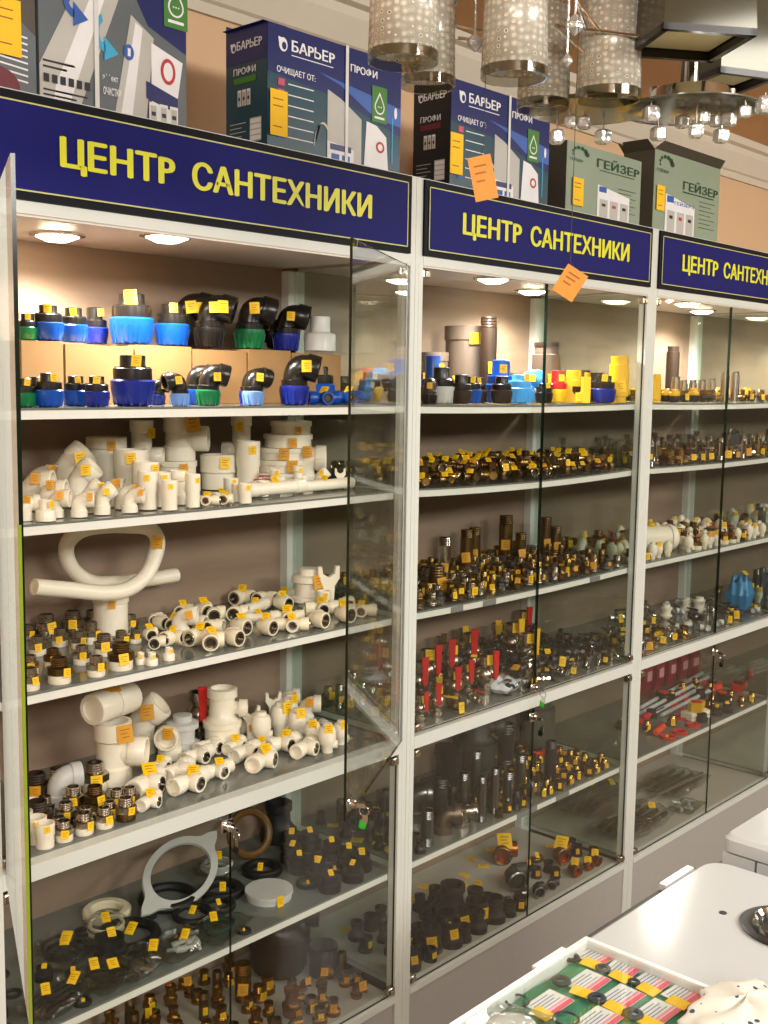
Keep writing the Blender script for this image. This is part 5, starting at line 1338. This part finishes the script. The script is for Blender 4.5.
for u, v, px in SH:
    p = at(u, v, z=1.995); dd = proj(p)[2]; r_ = px*dd/FPX/2
    o = shade(r_, .14, e, (p.x-ctr.x, p.y-ctr.y, 1.99-ZC))
    lx, ly = p.x-ctr.x, p.y-ctr.y
    top = 1.99+.145-ZC
    MB().tube(smooth([(0, 0, -.29), (lx*.45, ly*.45, -.33), (lx*.9, ly*.9, -.30), (lx, ly, -.34), (lx, ly, top)], 5), .0035, 8).lathe([(0, top-.003), (.018, top-.003), (.018, top+.014), (.008, top+.02), (0, top+.02)], 16, T(lx, ly, 0)).build('arm', chrome, e)
# connecting bars and clear drops seen between the shades
def lp(u, v, d): return at(u, v, d=d)-Vector((ctr.x, ctr.y, ZC-.001))
m = MB()
for (a, b) in [((430, 18), (500, 36)), ((458, 38), (494, 42)), ((555, 25), (640, 36)), ((556, 27), (584, 52)), ((576, 0), (586, 30))]:
    m.tube([lp(*a, 1.5), lp(*b, 1.5)], .0022, 8)
m.tube([lp(508, 20, 1.55), (0, 0, -.3)], .002, 8); m.tube([lp(600, 32, 1.5), (0, 0, -.3)], .002, 8); m.tube([lp(445, 22, 1.52), (0, 0, -.3)], .002, 8)
m.build('cross_bar', chrome, e)
for (u, v, s) in [(475, 42, .011), (575, 24, .013), (567, 60, .008)]:
    p = lp(u, v, 1.48)
    MB().lathe([(0, -s*1.2), (s*.9, -s*.5), (s, 0), (s*.6, s*.6), (.0015, s), (.0015, s+.09), (0, s+.09)], 8, T(*p)).build('glass_drop', crystal, e, smooth=False)
# two square lamps
def sqlamp(pts, z, h, label, k=1.0):
    L, F_, Rr = [at(u, v, z=z) for u, v in pts]
    c = (L+Rr)/2; hd = ((F_-c).length+(L-c).length+(Rr-c).length)/3*k; an = math.atan2(F_.y-c.y, F_.x-c.x)
    s = hd*math.sqrt(2)
    e = empty('square_lamp', (c.x, c.y, ZC-.001), an+PI/4, label, 'ceiling lamp')
    zb_ = z-(ZC-.001)
    m = MB(); t = .004
    for q in range(4):
        M = RZ(q*PI/2); m.add([(s/2, -s/2, zb_), (s/2, s/2, zb_), (s/2*.9, s/2*.9, zb_+h), (s/2*.9, -s/2*.9, zb_+h), (s/2-t, -s/2+t, zb_), (s/2-t, s/2-t, zb_), (s/2*.9-t, s/2*.9-t, zb_+h), (s/2*.9-t, -s/2*.9+t, zb_+h)],
            [(0, 1, 2, 3), (5, 4, 7, 6), (0, 4, 5, 1), (3, 2, 6, 7), (0, 3, 7, 4), (1, 5, 6, 2)], M)
    m.build('lamp_shade', smoke, e, smooth=False)
    m = MB()
    for q in range(4): m.box(s/2-.004, 0, zb_+.0025, .009, s+.001, .009, RZ(q*PI/2))
    m.build('rim', smoked, e, smooth=False)
    MB().box(0, 0, zb_+.012, s-.02, s-.02, .004).build('diffuser', mat('cream_diffuser', 'f0e6b4', .35, var=.05), e, smooth=False)
    MB().lathe([(0, zb_+h), (.02, zb_+h), (.02, zb_+h+.02), (.006, zb_+h+.025), (.006, -.02), (.05, -.015), (.05, 0), (0, 0)], 18).build('stem', chrome, e)
    MB().box(0, 0, zb_+h-.002, s*.9, s*.9, .003).build('top_plate', chrome, e, smooth=False)
sqlamp([(619, 52), (665, 28), (762, 38)], 2.05, .12, 'nearer square smoked-glass ceiling lamp with a cream underside, top right')
sqlamp([(657, 84), (722, 73), (800, 82)], 2.05, .12, 'farther square smoked-glass ceiling lamp, partly behind the nearer one', .8)
# crystal disc chandelier
z = 1.99; c0 = at(690, 112, z=z)
e = empty('crystal_chandelier', (c0.x, c0.y, ZC-.001), 0, 'chandelier of thin glass discs with clear crystal cubes hanging beneath, top right', 'chandelier')
dz = z-ZC
def lq(u, v, zz): p = at(u, v, z=zz); return Vector((p.x-c0.x, p.y-c0.y, zz-ZC+.001))
m = MB().lathe([(0, 0), (.08, 0), (.1, .003), (.1, .005), (0, .006)], 40, T(0, 0, dz)).lathe([(0, 0), (.09, 0), (.09, .006), (0, .006)], 40, T(*lq(590, 112, z+.012)))
m.build('disc', mat('disc_glass', '5c5848', .12, .1, var=.25, scale=25), e)
MB().lathe([(0, dz+.006), (.06, dz+.006), (.055, dz+.03), (.01, dz+.04), (.008, -.02), (.05, -.015), (.05, 0), (0, 0)], 24).tube([(0, 0, dz+.03), tuple(lq(590, 112, z+.03))], .004, 8).tube([(0, 0, dz+.05), (0, .0, dz+.03)], .01, 8).build('stem', chrome, e)
for (u, v, s) in [(651, 114, .021), (658, 134, .019), (682, 122, .017), (696, 131, .019), (704, 118, .016), (716, 121, .016), (729, 120, .018), (721, 136, .019), (765, 105, .022), (557, 137, .02), (584, 123, .018), (603, 137, .02), (570, 122, .016), (745, 112, .016)]:
    zz = 1.975 if v < 126 else 1.955
    p = lq(u, v, zz)
    q = MB().box(0, 0, 0, s, s, s, T(*p) @ RZ(random.uniform(0, 1.5)), b=s*.16).build('crystal_cube', crystal, e, smooth=False)
    MB().tube([(p.x, p.y, p.z+s*.5), (p.x, p.y, dz+.002)], .0012, 6).build('hook', chrome, q)
for (u, v) in [(688, 97), (700, 98), (722, 97), (730, 98), (655, 96)]:
    p = lq(u, v, 2.02); MB().lathe([(0, -.02), (.008, -.02), (.008, .012), (0, .012)], 12, T(*p)).build('candle_socket', chrome, e)
# hanging orange tags
for (u, v, w, h, rz, top, lab) in [(483, 178, .031, .058, -.22, 30, 'orange price tag hanging on a string below the shades, in front of the navy carton'), (570, 283, .032, .040, .55, 112, 'orange price tag on a long string, hanging in front of middle sign')]:
    p = at(u, v, d=1.5); e = empty('hanging_price_tag', p, -YAW*0+YAW-PI/2+PI*0, lab, 'price tag')
    m = MB(); m.bx(-w/2, w/2, -.0006, .0006, -h/2, h/2, 0)
    for q in (.28, .12, -.06): m.bx(-w*.3, w*(.1+q*.5), -.001, -.0006, q*h-.001, q*h+.0012, 1)
    m.build('card', [mat('orange_tag', 'd98400', .5, var=.08, scale=80), tagtxt], e, smooth=False, rot=(0, rz, 0))
    z2 = at(u, 60, d=1.5).z-p.z
    tp = Vector((0, .002, h/2*.9))
    MB().tube([(math.sin(rz)*h*.45, .001, math.cos(rz)*h*.45), (0, .002, h*.7), (0, .0, z2+.05)], .0005, 5).build('string', greyr, e)

# ------------------------------------------------------------------ white appliances and the flat display case
def rrect(x0, x1, y0, y1, r, n=5):
    o = []
    for cx, cy, a in ((x1-r, y1-r, 0), (x0+r, y1-r, 90), (x0+r, y0+r, 180), (x1-r, y0+r, 270)):
        for i in range(n+1): b = R(a+90*i/n); o.append((cx+r*math.cos(b), cy+r*math.sin(b)))
    return o
ZM = .85
xm1 = at(718, 860, z=ZM).x+.004; yb_ = -.829
e = empty('washing_machine', (.47, -1.14, .001), 0, 'white enamel-topped washing machine with a round chrome-ringed opening, beside the display case', 'washing machine')
def loc(mb, name, m, par, ang=38, smooth=True): o = mb.build(name, m, par, smooth, ang); o.location = -par.location; return o
m = MB()
vs = []; R0 = rrect(.10, xm1, -1.45, yb_, .035)
for (ins, z) in ((0, ZM-.03), (0, ZM-.007), (.002, ZM-.003), (.007, ZM)):
    cxm, cym = (.10+xm1)/2, (-1.45+yb_)/2
    vs += [(cxm+(x-cxm)*(1-ins/.36), cym+(y-cym)*(1-ins/.31), z) for x, y in R0]
n = len(R0); m.add(vs, [tuple(range(n-1, -1, -1)), tuple(range(3*n, 4*n))]+[(k*n+i, k*n+(i+1) % n, (k+1)*n+(i+1) % n, (k+1)*n+i) for k in range(3) for i in range(n)])
loc(m, 'top_cover', enamel, e, smooth=False)
loc(MB().bx(.115, xm1-.012, -1.43, yb_-.012, .002, ZM-.031), 'body', enamel, e, smooth=False)
loc(MB().bx(.12, xm1-.03, yb_-.012, yb_+.013, ZM-.06, ZM-.012), 'rear_strip', dark, e, smooth=False)
pc = at(789, 930, z=ZM)
loc(MB().lathe([(.046, .0005), (.064, .0005), (.066, .004), (.062, .006), (.046, .004)], 40, T(pc.x, pc.y, ZM), closed=True), 'recess_ring', dark, e)
loc(MB().lathe([(.041, .0008), (.048, .0008), (.049, .010), (.046, .012), (.041, .006)], 40, T(pc.x, pc.y, ZM), closed=True), 'chrome_ring', chrome, e)
loc(MB().lathe([(0, .0004), (.041, .0004), (.041, .0018), (0, .0018)], 32, T(pc.x, pc.y, ZM)), 'opening', dark, e)
ph = at(723, 913, z=ZM); loc(MB().lathe([(0, .0003), (.0055, .0003), (.0055, .001), (0, .001)], 16, T(ph.x, ph.y, ZM)), 'screw_hole', dark, e)
for (u0, v0, u1, v1) in [(671, 884, 699, 866)]:
    a = at(u0, v0, z=ZM+.004); b = at(u1, v1, z=ZM+.004)
    loc(MB().bx(a.x, b.x, yb_+.001, yb_+.0125, ZM-.011, ZM-.001), 'hinge_cover', enamel, e, smooth=False)
# second appliance
pz = .88; pcorner = at(721, 834, z=pz)
xw = pcorner.x; yw = pcorner.y
e = empty('white_cabinet_appliance', (xw+.3, yw-.3, .001), 0, 'white appliance with drawer seams on its side, at the right edge beyond the washing machine', 'appliance')
m = MB(); R0 = rrect(xw, xw+.6, yw-.6, yw, .02); n = len(R0); vs = []
cxm, cym = xw+.3, yw-.3
for (ins, z) in ((0, pz-.026), (0, pz-.006), (.006, pz)): vs += [(cxm+(x-cxm)*(1-ins/.3), cym+(y-cym)*(1-ins/.3), z) for x, y in R0]
m.add(vs, [tuple(range(n-1, -1, -1)), tuple(range(2*n, 3*n))]+[(k*n+i, k*n+(i+1) % n, (k+1)*n+(i+1) % n, (k+1)*n+i) for k in range(2) for i in range(n)])
loc(m, 'top_cover', enamel, e, smooth=False)
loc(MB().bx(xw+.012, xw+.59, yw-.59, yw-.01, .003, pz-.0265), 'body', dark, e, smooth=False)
for a, b in ((yw-.058, yw-.004), (yw-.32, yw-.062), (yw-.59, yw-.324)):
    loc(MB().bx(xw+.001, xw+.0115, a, b, pz-.19, pz-.029), 'drawer_front', enamel, e, smooth=False)
loc(MB().bx(xw+.001, xw+.0115, yw-.59, yw-.004, .01, pz-.194), 'side_panel', enamel, e, smooth=False)

# flat display case with green lining
zc = .885; pcn = at(586, 936, z=zc)
cx1, cy1 = pcn.x, pcn.y; cx0, cy0 = cx1-.62, cy1-.42
e = empty('flat_display_case', (cx1-.31, cy1-.21, ZM+.0005), 0, 'flat white-rimmed display case with glass lid over green cloth, bottom right', 'display case')
m = MB(); q = .007
for a, b, c, d in ((cx0, cx1, cy1-q, cy1), (cx0, cx1, cy0, cy0+q), (cx0, cx0+q, cy0+q, cy1-q), (cx1-q, cx1, cy0+q, cy1-q)):
    m.bx(a, b, c, d, ZM+.0006, zc)
loc(m, 'rim', mat('case_rim', 'd9dad4', .3), e, smooth=False)
loc(MB().bx(cx0+q, cx1-q, cy0+q, cy1-q, ZM+.0006, ZM+.006), 'base', enamel, e, smooth=False)
zi = zc-.0125
gc = mat('green_cloth', '4a8a62', .7, var=.5, scale=14, bump=.5)
m = MB(); N = 26; vs = []
for i in range(N+1):
    for j in range(N+1):
        vs.append((cx0+q+.002+(cx1-cx0-2*q-.004)*i/N, cy0+q+.002+(cy1-cy0-2*q-.004)*j/N, zi-.004+.0015*math.sin(i*1.7+j*.9)+.001*math.sin(j*2.3-i)))
m.add(vs, [(i*(N+1)+j, (i+1)*(N+1)+j, (i+1)*(N+1)+j+1, i*(N+1)+j+1) for i in range(N) for j in range(N)])
loc(m, 'cloth_lining', gc, e)
loc(MB().bx(cx0+q+.0003, cx1-q-.0003, cy0+q+.0003, cy1-q-.0003, zc-.005, zc-.002), 'glass_lid', MATS['clear_glass'], e, smooth=False)
a = at(528, 963, z=zc); b = at(562, 946, z=zc)
loc(MB().bx(a.x, b.x, cy1+.0002, cy1+.008, zc-.005, zc-.001), 'hinge', MATS['case_rim'], e, smooth=False)
zi = zc-.0125
cardm = mat('card_white', 'dcdcd6', .5, var=.03); cpink = mat('card_pink', 'e08c9c', .5); cink = mat('card_ink', '85859c', .5); cred = mat('card_red', 'dc5a6c', .5)
WD = ['first', 'second', 'third', 'fourth', 'fifth', 'sixth', 'seventh', 'eighth', 'ninth', 'tenth', 'eleventh', 'twelfth']
CARDS = [(599, 955, 'farthest card, at the case corner'), (625, 967, 'second card along the right rim from the corner'), (655, 980, 'third card along the right rim from the corner'), (685, 993, 'fourth card along the right rim from the corner'), (708, 1004, 'card partly under the dotted cloth'),
         (588, 982, 'second-row card nearest the back rim'), (622, 997, 'second card in the second row'), (657, 1012, 'third card in the second row'), (550, 1003, 'third-row card nearest the back rim'), (599, 1020, 'third-row card at the bottom of the frame')]
for (u, v, lab) in CARDS:
    p = at(u, v, z=zi); rz = random.uniform(-.08, .08)
    e = empty('price_card', (p.x, p.y, zi), rz, 'white and pink '+lab.replace('along the right rim from the corner', 'along right rim')+', yellow tag on its end', 'card', 'gasket cards in the display case')
    m = MB(); m.bx(-.025, .025, -.018, .018, -.0004, .0004, 0); m.bx(-.024, .024, -.018, -.011, .0005, .0007, 3); m.bx(-.024, .024, -.0095, -.006, .0005, .0007, 1)
    for q in range(4): m.bx(-.022, .018-.006*(q % 2), -.003+q*.0048, -.0015+q*.0048, .0005, .0007, 2)
    m.build('card', [cardm, cpink, cink, cred], e, smooth=False)
    m = MB(); m.bx(-.0085, .0085, -.013, .013, .0, .0008); m.build('price_tag', yel, e, smooth=False, loc=(-.027, -.008, .0012), rot=(0, R(-6), random.uniform(-.15, .15)))
for j, (u, v, px, lab) in enumerate([(571, 959, 17, 'small grey rubber ring at the case corner'), (603, 970, 15, 'small grey rubber ring, second from the corner'), (634, 983, 12, 'tiny dark ring between two cards by the right rim'), (561, 983, 19, 'thick black rubber ring by the back rim'), (597, 1000, 18, 'thick black ring in middle of green cloth'), (633, 1016, 20, 'black rubber ring near the bottom edge of the frame'), (694, 1010, 13, 'dark ring beside the dotted cloth'), (517, 1002, 30, 'large thin rubber ring by the back rim'), (566, 1020, 32, 'large thin rubber ring at the bottom of the frame')]):
    p = at(u, v, z=zi); d_ = proj(p)[2]; w = px*d_/FPX*.95
    thin = px > 24
    o = MB().torus(w/2*.8, w*(.05 if thin else .16), 32, 10).build('rubber_ring', greyr, loc=(p.x, p.y, zi+w*(.05 if thin else .13)), smooth=True); o.scale = (1, 1, .75)
    tag(o, lab, 'rubber ring', 'rings under the glass lid')
# clear bag inside, lower left
p = at(512, 1034, z=zi)
e = empty('plastic_bag', (p.x, p.y, zi), .3, 'shiny clear bag under the glass lid at the lower left of the case', 'plastic bag')
bagmesh(.09, .08, .016, 77).build('film', film, e); MB().lathe([(0, .002), (.028, .002), (.03, .008), (.02, .011), (0, .011)], 24).build('contents', white2, e)
# dotted cloth
def dotmat():
    m = bpy.data.materials.new('dotted_fabric'); m.use_nodes = True; nt = m.node_tree; b = nt.nodes['Principled BSDF']
    tc = nt.nodes.new('ShaderNodeTexCoord'); vo = nt.nodes.new('ShaderNodeTexVoronoi'); vo.inputs['Scale'].default_value = 62; vo.inputs['Randomness'].default_value = .5
    nt.links.new(tc.outputs['Object'], vo.inputs['Vector'])
    mt = nt.nodes.new('ShaderNodeMath'); mt.operation = 'LESS_THAN'; mt.inputs[1].default_value = .2; nt.links.new(vo.outputs['Distance'], mt.inputs[0])
    mx = nt.nodes.new('ShaderNodeMix'); mx.data_type = 'RGBA'; mx.inputs[6].default_value = lin('cfccbe'); mx.inputs[7].default_value = lin('2c4658')
    nt.links.new(mt.outputs[0], mx.inputs[0]); nt.links.new(mx.outputs[2], b.inputs['Base Color']); b.inputs['Roughness'].default_value = .8
    return m
p = at(745, 1022, z=zc)
m = MB(); NU, NV_ = 48, 24; vs = []
for i in range(NV_+1):
    th = PI*i/NV_
    for j in range(NU):
        a = 2*PI*j/NU
        k = 1+.10*math.sin(3*a+1.5+2*th)+.07*math.sin(7*a-3*th)+.05*math.sin(11*a+5*th)
        rr_ = math.sin(th)*k
        vs.append((.075*rr_*math.cos(a)+.0*th, .052*rr_*math.sin(a), max(0.0006, .012+.017*math.cos(th)*(1+.25*math.sin(5*a+th*3)))))
m.add(vs, [(i*NU+j, (i+1)*NU+j, (i+1)*NU+(j+1) % NU, i*NU+(j+1) % NU) for i in range(NV_) for j in range(NU)])
o = m.build('dotted_cloth', dotmat(), loc=(p.x, p.y, zc), rot=(0, 0, R(-20)), ang=180)
tag(o, 'crumpled white cloth with dark blue dots on the display case, bottom right corner', 'cloth')

# ------------------------------------------------------------------ light
def area(name, x, y, z, sx, sy, e, col=(1, .97, .92), rot=(0, 0, 0)):
    L = bpy.data.lights.new(name, 'AREA'); L.shape = 'RECTANGLE'; L.size = sx; L.size_y = sy; L.energy = e; L.color = col
    o = bpy.data.objects.new(name, L); COL.objects.link(o); o.location = (x, y, z); o.rotation_euler = rot; return o
for j, (x, y) in enumerate([(-1.2, -1.3), (.9, -2.1), (3.4, -1.9)]):
    area('ceiling_light', x, y, ZC-.03, 1.2, .3, ROOM*.35)
    e = empty('ceiling_light_fixture', (x, y, ZC-.001), 0, 'white rectangular ceiling light fixture, %s along the aisle, above the camera side' % ('first', 'second', 'third')[j], 'ceiling light')
    MB().bx(-.62, .62, -.17, .17, -.02, 0).build('housing', frame, e, smooth=False)
# a lit chandelier farther down the aisle, outside the frame, mirrored in the far panes
e = empty('lit_chandelier', (4.9, -1.45, ZC-.001), 0, 'lit chandelier with bare bulbs farther down the aisle, outside the frame', 'chandelier')
MB().lathe([(0, 0), (.06, 0), (.05, -.02), (.008, -.03), (.008, -.4), (.03, -.42), (0, -.45)], 20).build('ceiling_rod', chrome, e)
bulb = mat('lit_bulb', 'ffe8c0', .4, emis='ffe2b0', estr=45)
for q in range(7):
    a = q*2*PI/7; x, y = .17*math.cos(a), .17*math.sin(a)
    MB().tube([(0, 0, -.41), (x*.6, y*.6, -.46), (x, y, -.44), (x, y, -.42)], .004, 8).build('arm', chrome, e)
    MB().lathe([(0, -.43), (.018, -.42), (.026, -.39), (.022, -.36), (0, -.35)], 14, T(x, y, -.03)).build('bulb', bulb, e)
for j, (x, y) in enumerate([(-1.9, -3.1), (.8, -3.3), (3.6, -3.3)]):  # added fill lights behind the viewer, tilted to brighten the shelf fronts
    d_ = Vector((.25, .86, -.42)).normalized()
    o = area('aisle_light', x, y, 2.35, 1.3, .35, ROOM, (1, .98, .94)); o.rotation_euler = d_.to_track_quat('-Z', 'Y').to_euler()
w = bpy.data.worlds.new('world'); SC.world = w; w.use_nodes = True
w.node_tree.nodes['Background'].inputs[0].default_value = (1, .9, .78, 1); w.node_tree.nodes['Background'].inputs[1].default_value = .3
finish_labels()
print('DROPPED', DROPPED); print('ITEMS', len(ITEMS))
vs_ = SC.view_settings; vs_.view_transform = 'Standard'; vs_.look = 'None'; vs_.exposure = EXPO; vs_.gamma = 1; vs_.use_curve_mapping = False
SC.cycles.transparent_max_bounces = 32; SC.cycles.max_bounces = 8; SC.cycles.sample_clamp_indirect = 6; SC.cycles.use_denoising = True
